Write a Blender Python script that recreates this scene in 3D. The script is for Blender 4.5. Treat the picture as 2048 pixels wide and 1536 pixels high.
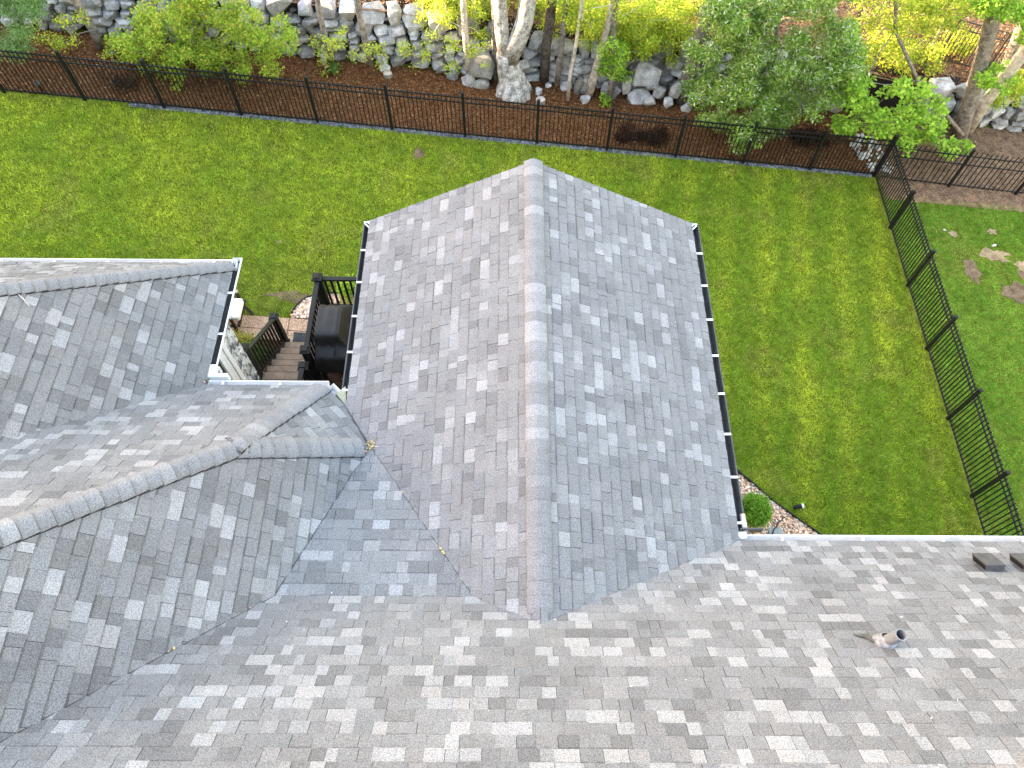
import bpy, bmesh, math, random
import numpy as np
from mathutils import Vector, Matrix
R = math.radians
random.seed(7); rng = np.random.default_rng(7)
sc = bpy.context.scene
col = sc.collection
for _o in list(bpy.data.objects): bpy.data.objects.remove(_o)

# ------------------------------------------------------------------ camera
CAMZ = 13.7545
F_PX, PITCH, ROLL, YAW = 1477.53, R(60.5518), R(0.8235), R(-0.5310)
def _basis():
    cp, sp = math.cos(PITCH), math.sin(PITCH)
    f = np.array([0, cp, -sp]); r = np.array([1., 0, 0]); u = np.cross(r, f)
    cr, sr = math.cos(ROLL), math.sin(ROLL)
    r, u = cr*r + sr*u, -sr*r + cr*u
    cy, sy = math.cos(YAW), math.sin(YAW)
    Z = np.array([[cy, -sy, 0], [sy, cy, 0], [0, 0, 1]])
    return Z @ r, Z @ u, Z @ f
CR, CU, CF = _basis()
CPOS = np.array([0, 0, CAMZ])
cam_d = bpy.data.cameras.new('camera')
cam_d.sensor_fit = 'HORIZONTAL'; cam_d.sensor_width = 36.0
cam_d.lens = 36.0*F_PX/2048.0
cam_d.clip_start = 0.1; cam_d.clip_end = 600
cam = bpy.data.objects.new('camera', cam_d); col.objects.link(cam)
cam.matrix_world = Matrix(((CR[0], CU[0], -CF[0], 0), (CR[1], CU[1], -CF[1], 0), (CR[2], CU[2], -CF[2], CAMZ), (0, 0, 0, 1)))
sc.camera = cam
def ray(px, py): return (px-1024)*CR - (py-768)*CU + F_PX*CF
def aty(px, py, Y):
    d = ray(px, py); return CPOS + d*(Y/d[1])
def atz(px, py, z):
    d = ray(px, py); return CPOS + d*((z-CAMZ)/d[2])
def project(q):
    q = np.asarray(q, float) - CPOS; c = q @ CF
    return np.stack([1024 + F_PX*(q @ CR)/c, 768 - F_PX*(q @ CU)/c], -1)

# ------------------------------------------------------------------ light
SUN_EL, SUN_AZ = R(14.0), R(-86.0)          # low sun, a little north of west (azimuth clockwise from north)
world = bpy.data.worlds.new('World'); sc.world = world; world.use_nodes = True
nt = world.node_tree; nt.nodes.clear()
wo = nt.nodes.new('ShaderNodeOutputWorld'); bg = nt.nodes.new('ShaderNodeBackground')
sky = nt.nodes.new('ShaderNodeTexSky'); sky.sky_type = 'NISHITA'; sky.sun_disc = False
sky.sun_elevation = SUN_EL; sky.sun_rotation = SUN_AZ
sky.altitude = 100; sky.air_density = 3.0; sky.dust_density = 2.7; sky.ozone_density = 0.8
bg.inputs['Strength'].default_value = 0.15
nt.links.new(sky.outputs[0], bg.inputs[0]); nt.links.new(bg.outputs[0], wo.inputs[0])
sd = bpy.data.lights.new('sun', 'SUN'); sd.energy = 5.0; sd.angle = R(0.55); sd.color = (1.0, 0.69, 0.27)
sun = bpy.data.objects.new('sun', sd); col.objects.link(sun)
sdir = Vector((math.sin(SUN_AZ)*math.cos(SUN_EL), math.cos(SUN_AZ)*math.cos(SUN_EL), math.sin(SUN_EL)))
sun.rotation_euler = sdir.to_track_quat('Z', 'Y').to_euler(); sun.location = (-30, 10, 20)
vs = sc.view_settings
vs.view_transform = 'Standard'; vs.look = 'None'; vs.gamma = 1.0; vs.use_curve_mapping = False
vs.exposure = 3.3
vs.use_white_balance = True; vs.white_balance_temperature = 5170; vs.white_balance_tint = 32   # camera white balance set for the hazy evening sky
sc.render.film_transparent = False
sc.cycles.max_bounces = 6; sc.cycles.transparent_max_bounces = 6
sc.cycles.use_denoising = True

# ------------------------------------------------------------------ helpers
def tag(o, label=None, cat=None, group=None, kind=None):
    if label: o['label'] = label
    if cat: o['category'] = cat
    if group: o['group'] = group
    if kind: o['kind'] = kind
    return o
def link(o, parent=None):
    col.objects.link(o)
    if parent is not None: o.parent = parent      # all parents sit at identity or are handled by the caller
    return o
def empty(name, label, cat, group=None, loc=(0, 0, 0)):
    o = bpy.data.objects.new(name, None); o.empty_display_size = 0.1
    o.location = loc; link(o); tag(o, label, cat, group); return o
class MB:
    """collects faces; build() links ONE mesh object"""
    def __init__(s): s.v = []; s.f = []; s.c = []; s.mi = []
    def add(s, verts, faces, color=None, mi=0):
        n = len(s.v); s.v += [tuple(map(float, p)) for p in verts]
        for f in faces:
            s.f.append(tuple(n+i for i in f)); s.c.append(color or (1, 1, 1)); s.mi.append(mi)
        return s
    def box(s, lo, hi, color=None, mi=0, M=None):
        x0, y0, z0 = lo; x1, y1, z1 = hi
        v = [(x0,y0,z0),(x1,y0,z0),(x1,y1,z0),(x0,y1,z0),(x0,y0,z1),(x1,y0,z1),(x1,y1,z1),(x0,y1,z1)]
        if M is not None: v = [tuple(M @ Vector(p)) for p in v]
        return s.add(v, [(0,3,2,1),(4,5,6,7),(0,1,5,4),(1,2,6,5),(2,3,7,6),(3,0,4,7)], color, mi)
    def bar(s, a, b, w, h, color=None, mi=0, up=(0, 0, 1)):
        a, b = Vector(a), Vector(b); d = (b-a); L = d.length; d.normalize()
        up = Vector(up); x = d.cross(up)
        if x.length < 1e-4: x = d.cross(Vector((0, 1, 0)))
        x.normalize(); z = x.cross(d)
        M = Matrix.Translation(a) @ Matrix((x, d, z)).transposed().to_4x4()
        return s.box((-w/2, 0, -h/2), (w/2, L, h/2), color, mi, M)
    def tube(s, pts, rad, n=10, color=None, mi=0, cap=True, wob=0.0):
        pts = [Vector(p) for p in pts]; rings = []
        for i, p in enumerate(pts):
            d = (pts[min(i+1, len(pts)-1)] - pts[max(i-1, 0)]).normalized()
            x = d.cross(Vector((0, 1, 0.13))).normalized(); y = d.cross(x)
            ring = []
            for k in range(n):
                a = 2*math.pi*k/n; r = rad[i]*(1+wob*(random.random()-.5))
                ring.append(p + x*math.cos(a)*r + y*math.sin(a)*r)
            rings.append(ring)
        v = [q for r_ in rings for q in r_]; f = []
        for i in range(len(pts)-1):
            for k in range(n):
                f.append((i*n+k, i*n+(k+1) % n, (i+1)*n+(k+1) % n, (i+1)*n+k))
        if cap: f.append(tuple(range(n-1, -1, -1))); f.append(tuple(range((len(pts)-1)*n, len(pts)*n)))
        return s.add(v, f, color, mi)
    def build(s, name, mats, parent=None, smooth=False, bevel=0, tint=False):
        me = bpy.data.meshes.new(name); me.from_pydata(s.v, [], s.f)
        if not isinstance(mats, (list, tuple)): mats = [mats]
        for m in mats: me.materials.append(m)
        if len(mats) > 1: me.polygons.foreach_set('material_index', s.mi)
        if tint:
            at = me.attributes.new('tint', 'FLOAT_COLOR', 'FACE')
            at.data.foreach_set('color', [x for c in s.c for x in (*c, 1.0)])
        if smooth: me.polygons.foreach_set('use_smooth', [True]*len(s.f))
        me.update()
        o = bpy.data.objects.new(name, me); link(o, parent)
        if bevel:
            b = o.modifiers.new('bevel', 'BEVEL'); b.width = bevel; b.segments = 2; b.limit_method = 'ANGLE'
        return o
def np_mesh(name, V, Fc, colors, mat, parent=None, smooth=False):
    """V (n,3); Fc (m,k) all faces same size; colors (m,3) per face"""
    me = bpy.data.meshes.new(name); m, k = Fc.shape
    me.vertices.add(len(V)); me.vertices.foreach_set('co', V.astype(np.float32).ravel())
    me.loops.add(m*k); me.loops.foreach_set('vertex_index', Fc.astype(np.int32).ravel())
    me.polygons.add(m); me.polygons.foreach_set('loop_start', np.arange(0, m*k, k, dtype=np.int32))
    me.polygons.foreach_set('loop_total', np.full(m, k, dtype=np.int32))
    me.update(calc_edges=True)
    at = me.attributes.new('tint', 'FLOAT_COLOR', 'FACE')
    at.data.foreach_set('color', np.c_[colors, np.ones(m)].astype(np.float32).ravel())
    if smooth: me.polygons.foreach_set('use_smooth', np.ones(m, bool))
    me.materials.append(mat); me.validate()
    o = bpy.data.objects.new(name, me); link(o, parent); return o
_G = np.random.default_rng(3).random((64, 64))
def vnoise(x, y, s=1.0):
    x = np.asarray(x, float)*s + 100.3; y = np.asarray(y, float)*s + 57.7
    xi = np.floor(x).astype(int); yi = np.floor(y).astype(int); fx = x-xi; fy = y-yi
    fx = fx*fx*(3-2*fx); fy = fy*fy*(3-2*fy)
    g = lambda a, b: _G[a % 64, b % 64]
    return (g(xi, yi)*(1-fx)+g(xi+1, yi)*fx)*(1-fy) + (g(xi, yi+1)*(1-fx)+g(xi+1, yi+1)*fx)*fy
def fbm(x, y, s=1.0): return (vnoise(x, y, s)+.5*vnoise(x, y, s*2.1)+.25*vnoise(x, y, s*4.3))/1.75
def sstep(a, b, x):
    t = np.clip((np.asarray(x, float)-a)/(b-a), 0, 1); return t*t*(3-2*t)

# ------------------------------------------------------------------ materials
def mat(name, color=(.5, .5, .5), rough=.7, metal=0.0, spec=.12, var=0.0, nscale=20, bump=0.0, bscale=60, tint=False, speck=0.0, sscale=150, trans=0.0, dirt=None, dscale=2.0, damt=.5):
    m = bpy.data.materials.new(name); m.use_nodes = True; t = m.node_tree; N = t.nodes; L = t.links
    b = N['Principled BSDF']; b.inputs['Roughness'].default_value = rough; b.inputs['Metallic'].default_value = metal
    b.inputs['Specular IOR Level'].default_value = spec
    geo = N.new('ShaderNodeNewGeometry')
    if tint:
        a = N.new('ShaderNodeAttribute'); a.attribute_name = 'tint'; src = a.outputs['Color']
    else:
        c = N.new('ShaderNodeRGB'); c.outputs[0].default_value = (*color, 1); src = c.outputs[0]
    def noise(scale, det=4):
        n = N.new('ShaderNodeTexNoise'); n.inputs['Scale'].default_value = scale; n.inputs['Detail'].default_value = det
        L.new(geo.outputs['Position'], n.inputs['Vector']); return n.outputs['Fac']
    def mul(fac, lo, hi, f0=.3, f1=.7):
        nonlocal src
        mr = N.new('ShaderNodeMapRange'); mr.inputs['From Min'].default_value = f0; mr.inputs['From Max'].default_value = f1
        mr.inputs['To Min'].default_value = lo; mr.inputs['To Max'].default_value = hi; L.new(fac, mr.inputs[0])
        vm = N.new('ShaderNodeVectorMath'); vm.operation = 'SCALE'; L.new(src, vm.inputs[0]); L.new(mr.outputs[0], vm.inputs['Scale']); src = vm.outputs[0]
    if var: mul(noise(nscale), 1-var, 1+var)
    if speck: mul(noise(sscale, 2), 1-speck, 1+speck, .35, .65)
    if dirt is not None:
        mx = N.new('ShaderNodeMix'); mx.data_type = 'RGBA'; f = noise(dscale, 6)
        mr = N.new('ShaderNodeMapRange'); mr.inputs['From Min'].default_value = .45; mr.inputs['From Max'].default_value = .7; mr.inputs['To Max'].default_value = damt
        L.new(f, mr.inputs[0]); L.new(mr.outputs[0], mx.inputs['Factor']); L.new(src, mx.inputs['A']); mx.inputs['B'].default_value = (*dirt, 1); src = mx.outputs['Result']
    L.new(src, b.inputs['Base Color'])
    if bump:
        bp = N.new('ShaderNodeBump'); bp.inputs['Strength'].default_value = bump; bp.inputs['Distance'].default_value = .01
        L.new(noise(bscale, 5), bp.inputs['Height']); L.new(bp.outputs[0], b.inputs['Normal'])
    if trans:
        tr = N.new('ShaderNodeBsdfTranslucent'); L.new(src, tr.inputs['Color'])
        ms = N.new('ShaderNodeMixShader'); ms.inputs[0].default_value = trans
        L.new(b.outputs[0], ms.inputs[1]); L.new(tr.outputs[0], ms.inputs[2]); L.new(ms.outputs[0], N['Material Output'].inputs[0])
    return m
M_SH = mat('asphalt_shingle', tint=True, rough=.92, spec=.15, var=.10, nscale=1.6, speck=.34, sscale=105, bump=.5, bscale=160)
M_DECKING = mat('roof_felt', (.05, .05, .052), .95)
M_WHITE = mat('white_aluminium', (.80, .80, .80), .35, spec=.5, dirt=(.45, .43, .40), dscale=6, damt=.35)
M_GUT_DK = mat('bronze_aluminium', (.055, .055, .053), .4, spec=.5, var=.25, nscale=8)
M_SILT = mat('gutter_silt', (.018, .016, .014), .6, spec=.5, var=.6, nscale=14)
M_SILTL = mat('gutter_dust', (.42, .41, .40), .8, var=.4, nscale=12)
M_TRIM = mat('white_trim', (.78, .78, .77), .5, var=.06, nscale=9)
M_SIDING = mat('sage_siding', (.46, .46, .37), .7, var=.08, nscale=7)
M_STONEV = mat('stone_veneer', (.40, .39, .38), .9, var=.75, nscale=16, bump=.8, bscale=30)
M_GLASS = mat('window_glass', (.015, .017, .018), .06, spec=.8)
M_BLK = mat('black_metal', (.007, .0075, .009), .5, spec=.28, var=.3, nscale=5)
M_RAIL = mat('black_composite', (.010, .0105, .010), .6, spec=.25, var=.3, nscale=6)
M_RAILM = mat('mossy_black_rail', (.012, .016, .009), .7, spec=.3, var=.5, nscale=7)
M_TREAD = mat('tan_composite', (.235, .17, .115), .65, var=.22, nscale=9, speck=.15, sscale=60)
M_PLANK = mat('brown_composite', (.085, .052, .040), .6, var=.25, nscale=8)
M_COVER = mat('black_vinyl', (.017, .017, .018), .6, spec=.3, var=.25, nscale=6, bump=.8, bscale=9)
M_RUBBER = mat('rubber_mat', (.05, .053, .055), .8, var=.3, nscale=25)
M_PATIO = mat('exposed_aggregate', (.36, .235, .15), .9, var=.20, nscale=5, speck=.55, sscale=48, bump=.5, bscale=60)
M_CUSH = mat('white_cushion', (.80, .79, .74), .85, var=.04)
M_TAUPE = mat('taupe_wood', (.36, .32, .28), .7, var=.2, nscale=12)
M_DKWOOD = mat('dark_wood', (.035, .028, .024), .6, var=.3)
M_VENT = mat('grey_vent', (.075, .077, .078), .6, var=.25, nscale=14)
M_ALU = mat('bare_aluminium', (.42, .42, .41), .4, metal=.4, var=.2, nscale=9)
M_PIPE = mat('grey_pvc', (.215, .225, .24), .55, var=.12)
M_LEAD = mat('lead_flashing', (.21, .22, .24), .6, metal=.0, var=.45, nscale=18)
M_STONE = mat('wall_stone', tint=True, rough=.9, var=.38, nscale=6, speck=.28, sscale=40, bump=.9, bscale=14, dirt=(.20, .18, .10), dscale=1.7, damt=.45)
M_DARKSOIL = mat('wall_core', (.02, .018, .016), 1.0)
M_SOIL = mat('lawn_soil', (.085, .105, .010), .95, spec=0.0, var=.4, nscale=5, speck=.4, sscale=60, bump=.5, bscale=50)
M_MULCHB = mat('mulch_base', (.085, .038, .014), .95, var=.5, nscale=9, speck=.5, sscale=70, bump=.9, bscale=60)
M_LITTERB = mat('leaf_litter_base', (.17, .105, .058), .95, var=.5, nscale=5, speck=.4, sscale=40, bump=.8, bscale=40)
M_TINT = mat('chips', tint=True, rough=.9, spec=0.03, var=.2, nscale=30)
M_GRASS = mat('grass_blades', tint=True, rough=.9, spec=0.0, trans=.28)
M_LEAF = mat('leaf', tint=True, rough=.6, spec=.08, trans=.38)
M_LEAFG = mat('glossy_leaf', tint=True, rough=.42, spec=.10, trans=.33)
M_BARKW = mat('silver_bark', (.36, .34, .31), .9, var=.55, nscale=7, speck=.35, sscale=26, bump=1.0, bscale=18)
M_BARKG = mat('grey_bark', (.20, .175, .15), .9, var=.5, nscale=8, speck=.3, sscale=30, bump=1.0, bscale=22)
M_BARKD = mat('dark_bark', (.085, .072, .06), .9, var=.5, nscale=9, speck=.4, sscale=30, bump=1.0, bscale=24)
M_BARKP = mat('pale_bark', (.46, .40, .33), .85, var=.4, nscale=9, bump=.7, bscale=20)
M_CONC = mat('mow_strip', (.085, .09, .11), .85, var=.7, nscale=9, speck=.6, sscale=28)
M_EDGE = mat('black_edging', (.02, .02, .02), .6)
M_PEBB = mat('river_pebble', tint=True, rough=.7, var=.2, nscale=40)
M_SLATE = mat('grey_slab', (.27, .28, .27), .85, var=.2, nscale=10, bump=.4, bscale=40)
M_BONE = mat('pale_boulder', (.52, .47, .38), .9, var=.3, nscale=9, bump=.8, bscale=20)

# ------------------------------------------------------------------ terrain
def g0(x, y): return -.1132*np.asarray(x, float) + .0193*np.asarray(y, float)
WALL_Y = 17.05
def wall_h(x):
    return np.interp(x, [-20, -11, -7, -3, -.5, .8, 2.3, 3.3, 5, 9, 13.5, 20], [1.35, 1.4, 1.45, 1.55, 1.45, 1.12, 1.12, 1.45, 1.5, 1.3, .95, .9])
def ground_z(x, y):
    x = np.asarray(x, float); y = np.asarray(y, float)
    xc = np.clip(x, -15, 17)
    z = g0(xc, np.clip(y, -30, 40))
    z = z + np.where(y > WALL_Y+.62, wall_h(xc)-.12 + np.clip(y-WALL_Y-.62, 0, 40)*.13, 0)
    # added unseen rise in the west, shaped to keep sun off house and lawn
    z = z + 14.5*sstep(-17, -31, x)*sstep(19.6, 17.0, y)*sstep(-70, -45, y)
    return z
def sheet(name, xs, ys, mt, dz=0.0, mask=None, zf=ground_z):
    X, Y = np.meshgrid(xs, ys, indexing='ij'); Z = zf(X, Y)+dz
    n, m = X.shape; idx = np.arange(n*m).reshape(n, m)
    Fc = np.stack([idx[:-1, :-1], idx[1:, :-1], idx[1:, 1:], idx[:-1, 1:]], -1).reshape(-1, 4)
    if mask is not None:
        cx = (X[:-1, :-1]+X[1:, 1:])/2; cy = (Y[:-1, :-1]+Y[1:, 1:])/2; Fc = Fc[mask(cx, cy).ravel()]
    o = np_mesh(name, np.stack([X, Y, Z], -1).reshape(-1, 3), Fc, np.ones((len(Fc), 3)), mt, smooth=True)
    tag(o, kind='structure'); return o
xs = np.r_[np.linspace(-140, -36, 14), np.linspace(-33, -13, 28), np.linspace(-12, 18, 61), np.linspace(24, 140, 12)]
ys = np.r_[np.linspace(-140, -20, 12), np.linspace(-16, 16, 40), np.linspace(16.5, 17.2, 6), [WALL_Y+.6, WALL_Y+.6201], np.linspace(17.8, 30, 26), np.linspace(36, 140, 10)]
sheet('ground', xs, np.sort(ys), M_SOIL)
MULCH_Y0 = 14.86
sheet('mulch_bed', np.linspace(-15, 9.95, 90), np.linspace(MULCH_Y0, WALL_Y+.1, 12), M_MULCHB, .012, zf=lambda x, y: g0(x, y)+.03*(fbm(x, y, 2.)-.4))
sheet('mulch_strip', np.linspace(10.0, 17, 40), np.linspace(13.95, WALL_Y+.1, 14), M_LITTERB, .010, zf=lambda x, y: g0(x, y)+.02*(fbm(x, y, 2.)-.4))
def hill_z(x, y): return ground_z(x, np.maximum(y, WALL_Y+.63))
sheet('hillside', np.linspace(-15, 20, 100), np.r_[np.linspace(WALL_Y+.26, 19.5, 16), np.linspace(19.9, 29, 20)], M_LITTERB, .012, zf=lambda x, y: hill_z(x, y)+.06*(fbm(x, y, 1.3)-.45))

# ------------------------------------------------------------------ house
S = 8.8; ZE = CAMZ-S
house = empty('house', 'grey shingled house with a long gable, hipped wings and white gutters', 'house')
GLx, RIDx, GRx, GN = -2.18, .33, 2.84, 7.876
PG = .5; ZR = ZE+PG*(RIDx-GLx)
EXPO = .1435
My = 2.78; ZB = ZE+9*EXPO*math.sqrt(.5); YB = My-(ZB-ZE); TS = .34
LEx = -1.54; LNy = 4.92; LNp = .93; CDx, CDy = -2.51, 4.92
WNy, WEx = 7.02, -4.14
z_GL = lambda x, y: ZE+PG*(x-GLx)
z_GR = lambda x, y: ZE+PG*(GRx-x)
z_M = lambda x, y: ZE+(My-y)
z_T = lambda x, y: ZB-TS*(y-YB)
z_LE = lambda x, y: ZE+(LEx-x)
z_LN = lambda x, y: ZE+LNp*(LNy-y)
z_LD = lambda x, y: ZE+((CDx+CDy)-(x+y))/math.sqrt(2)
z_WE = lambda x, y: ZE+(WEx-x)
z_WN = lambda x, y: ZE+(WNy-y)
A_x = (LEx-PG*(-GLx))/(1+PG); A_z = ZE+LEx-A_x; A_y = YB+(ZB-A_z)/TS
A = (A_x, A_y)
def solve_hip():     # LN, LE, LD meet
    # z: LNp(LNy-y) = LEx-x = (CDx+CDy-x-y)/sqrt2
    a = np.array([[1., -LNp], [1-1/math.sqrt(2), -1/math.sqrt(2)]]); b = np.array([LEx-LNp*LNy, LEx-(CDx+CDy)/math.sqrt(2)])
    return tuple(np.linalg.solve(a, b))
J = solve_hip()
LRx = -5.2; LRz = ZE+LEx-LRx; LRy = LNy-(LRz-ZE)/LNp
TL = (LEx-(ZB-ZE), YB); TR = (GLx+(ZB-ZE)/PG, YB)
MS = -1.5
LEm = lambda x: My-(LEx-x)
WLx = WEx-(LRz-ZE)
SLOPES = {
 'GL': (z_GL, (0, -1), [[(GLx, GN), (RIDx, GN), (RIDx, My-(ZR-ZE)), TR, A, (GLx, (CDx+CDy)-GLx)]]),
 'GR': (z_GR, (0, 1), [[(RIDx, GN), (GRx, GN), (GRx, My), (RIDx, My-(ZR-ZE))]]),
 'M': (z_M, (-1, 0), [[(RIDx, My-(ZR-ZE)), (GRx, My), (12, My), (12, MS), (RIDx, MS)], [(RIDx, My-(ZR-ZE)), (RIDx, MS), (LEx-(My-MS), MS), TL, TR]]),
 'T': (z_T, (-1, 0), [[TL, TR, A]]),
 'LE': (z_LE, (0, 1), [[A, TL, (LRx, LEm(LRx)), (LRx, LRy), J]]),
 'LN': (z_LN, (-1, 0), [[(WEx, LNy), (CDx, CDy), J, (LRx, LRy), (WLx, LRy)]]),
 'LD': (z_LD, (-.70711, .70711), [[(CDx, CDy), (GLx, (CDx+CDy)-GLx), A, J]]),
 'WE': (z_WE, (0, 1), [[(WEx, WNy), (WEx, LNy), (WLx, LRy), (WLx, WNy-(LRz-ZE))]]),
 'WN': (z_WN, (-1, 0), [[(WEx, WNy), (WLx, WNy-(LRz-ZE)), (-12, WNy-(LRz-ZE)), (-12, WNy)]]),
}
def clip(poly, a, b):            # keep the left of a->b
    out = []
    for i in range(len(poly)):
        p, q = poly[i], poly[(i+1) % len(poly)]
        dp = (b[0]-a[0])*(p[1]-a[1])-(b[1]-a[1])*(p[0]-a[0]); dq = (b[0]-a[0])*(q[1]-a[1])-(b[1]-a[1])*(q[0]-a[0])
        if dp >= 0: out.append(p)
        if (dp > 0 > dq) or (dp < 0 < dq):
            t = dp/(dp-dq); out.append((p[0]+t*(q[0]-p[0]), p[1]+t*(q[1]-p[1])))
    return out
def area(p): return .5*sum(p[i][0]*p[(i+1) % len(p)][1]-p[(i+1) % len(p)][0]*p[i][1] for i in range(len(p)))
def clean(p):
    o = []
    for q in p:
        if not o or math.hypot(q[0]-o[-1][0], q[1]-o[-1][1]) > 1e-3: o.append(q)
    if len(o) > 1 and math.hypot(o[0][0]-o[-1][0], o[0][1]-o[-1][1]) < 1e-3: o.pop()
    return o
TAN = (1.0, 1.0, 1.0)
TONE = {'GL': (.10, .11, .10), 'GR': (.10, .10, .10), 'T': (.10, .10, .16), 'M': (.17, .12, .13), 'LE': (.13, .06, .20), 'WE': (.13, .06, .20), 'WN': (.16, .10, .12), 'LN': (.15, .10, .10), 'LD': (.10, .10, .2)}
def tab_colour(r, key):
    a, b, c = TONE[key]; soft = .88 if key in ('GL', 'GR', 'T') else 1.0
    k = r.random()
    if k < a: v = r.uniform(.245, .285)
    elif k < a+b: v = r.uniform(.205, .225)
    elif k < a+b+c: v = r.uniform(.130, .152)
    else: v = r.uniform(.163, .188)
    return .177+(v-.177)*soft
tabs = []        # (plane, verts3, faces, colours, projected area, centre)
slope_obj = {}
r_sh = random.Random(11)
for key, (zf, du, polys) in SLOPES.items():
    # frame of the plane
    p0 = polys[0][0]; P0 = Vector((p0[0], p0[1], zf(*p0)))
    e = .5; gx = (zf(p0[0]+e, p0[1])-zf(p0[0]-e, p0[1])); gy = (zf(p0[0], p0[1]+e)-zf(p0[0], p0[1]-e))
    nrm = Vector((-gx, -gy, 1)).normalized(); U = Vector((du[0], du[1], 0)).normalized(); V = nrm.cross(U).normalized()
    if V.z < 0: U, V = -U, -V
    # eave reference: v measured from the eave height so courses line up
    vs_ = V.z
    voff = (ZB-ZE)/vs_ % EXPO if key == 'T' else 0.0
    to2 = lambda p: ((Vector((p[0], p[1], zf(*p)))-P0).dot(U), (zf(*p)-ZE)/vs_-voff)
    org = P0 - V*((P0.z-ZE)/vs_-voff)
    to3 = lambda q, h: org + U*q[0] + V*q[1] + nrm*h
    P2 = []
    for pl in polys:
        q = [to2(p) for p in pl]
        if area(q) < 0: q = q[::-1]
        P2.append(q)
    m = MB()
    for q in P2:
        n = len(q); m.add([to3(p, -.004) for p in q]+[to3(p, -.03) for p in q], [tuple(range(n)), tuple(range(2*n-1, n-1, -1))]+[(i, i+n, (i+1) % n+n, (i+1) % n) for i in range(n)])
    slope_obj[key] = m.build('roof_slope', M_DECKING, house)
    vmin = min(p[1] for q in P2 for p in q); vmax = max(p[1] for q in P2 for p in q)
    k0 = int(math.floor(vmin/EXPO))-0; k1 = int(math.ceil(vmax/EXPO))
    drift = 0
    for k in range(k0, k1):
        v0, v1 = k*EXPO, (k+1)*EXPO
        if k == 0: v0 -= .03
        us = [p[0] for q in P2 for p in q]; u = min(us)-r_sh.random()*.3; umax = max(us)
        raised = r_sh.random() < .5
        cwob = r_sh.uniform(-.0035, .0035)
        while u < umax:
            w = r_sh.choice((.09, .11, .12, .14, .15, .16, .17, .19, .21, .24))
            w *= r_sh.uniform(.92, 1.08)
            raised = not raised
            gap = r_sh.choice((.0006, .0006, .0012, .004))
            jj = r_sh.uniform(-.0025, .0025)+cwob; sk = r_sh.uniform(-.002, .002)
            rect = [(u, v0+jj), (u+w-gap, v0+jj+sk), (u+w-gap, v1+.004), (u, v1+.004)]
            parts = []
            for q in P2:
                c = rect
                for i in range(len(q)):
                    c = clip(c, q[i], q[(i+1) % len(q)])
                    if len(c) < 3: break
                if len(c) >= 3 and area(c) > 4e-4: parts.append(clean(c))
            if len(parts) > 1 and sum(area(c) for c in parts) > .995*area(rect): parts = [rect]
            cv = tab_colour(r_sh, key)
            hb = .010+(.005 if raised else 0)+r_sh.uniform(-.001, .002); ht = .001
            band = r_sh.choice((0, 0, .016, .020, .026)) if key != 'x' else 0; bd = r_sh.uniform(.62, .80)  # darker granule band under the next course, butt shadow included in its colour
            for c in parts:
                if len(c) < 3: continue
                hh = [hb+(ht-hb)*min(max((p[1]-v0)/(v1-v0), 0), 1) for p in c]
                n = len(c)
                vv = [to3(c[i], hh[i]) for i in range(n)]+[to3(p, -.003) for p in c]
                fc = [tuple(range(n))]+[(i, i+n, (i+1) % n+n, (i+1) % n) for i in range(n)]
                tn = 1+r_sh.uniform(-.015, .015)
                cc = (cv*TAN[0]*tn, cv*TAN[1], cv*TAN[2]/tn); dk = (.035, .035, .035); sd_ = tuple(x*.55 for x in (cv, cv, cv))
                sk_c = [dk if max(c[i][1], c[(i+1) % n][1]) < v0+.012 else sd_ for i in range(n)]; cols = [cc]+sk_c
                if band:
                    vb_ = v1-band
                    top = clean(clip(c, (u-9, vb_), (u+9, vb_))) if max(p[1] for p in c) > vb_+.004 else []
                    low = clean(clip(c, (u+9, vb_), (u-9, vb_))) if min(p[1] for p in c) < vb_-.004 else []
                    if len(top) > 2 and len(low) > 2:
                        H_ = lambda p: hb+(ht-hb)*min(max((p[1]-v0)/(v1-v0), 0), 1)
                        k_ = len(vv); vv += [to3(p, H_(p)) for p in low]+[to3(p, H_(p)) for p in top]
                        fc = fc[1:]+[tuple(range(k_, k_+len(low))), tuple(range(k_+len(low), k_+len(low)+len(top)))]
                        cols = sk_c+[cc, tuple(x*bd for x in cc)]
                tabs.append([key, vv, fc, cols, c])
            u += w
# the 300 that show largest become objects of their own, the rest one part
scored = []
for i, t in enumerate(tabs):
    n = len(t[4]); pp = project(np.array([tuple(p) for p in t[1][:n]]))
    if pp[:, 0].min() < 4 or pp[:, 0].max() > 2044 or pp[:, 1].min() < 4 or pp[:, 1].max() > 1532: continue
    scored.append((abs(area([tuple(p) for p in pp])), i))
scored.sort(reverse=True); own = set(i for _, i in scored[:296])
field = MB()
for i, t in enumerate(tabs):
    if i in own:
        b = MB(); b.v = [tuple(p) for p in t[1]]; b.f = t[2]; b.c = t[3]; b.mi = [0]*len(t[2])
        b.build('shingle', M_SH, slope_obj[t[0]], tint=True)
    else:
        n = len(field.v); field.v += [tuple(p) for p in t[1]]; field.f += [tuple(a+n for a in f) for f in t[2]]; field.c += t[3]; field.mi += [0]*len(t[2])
tag(field.build('shingle_field', M_SH, house, tint=True), kind='stuff')

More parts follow.
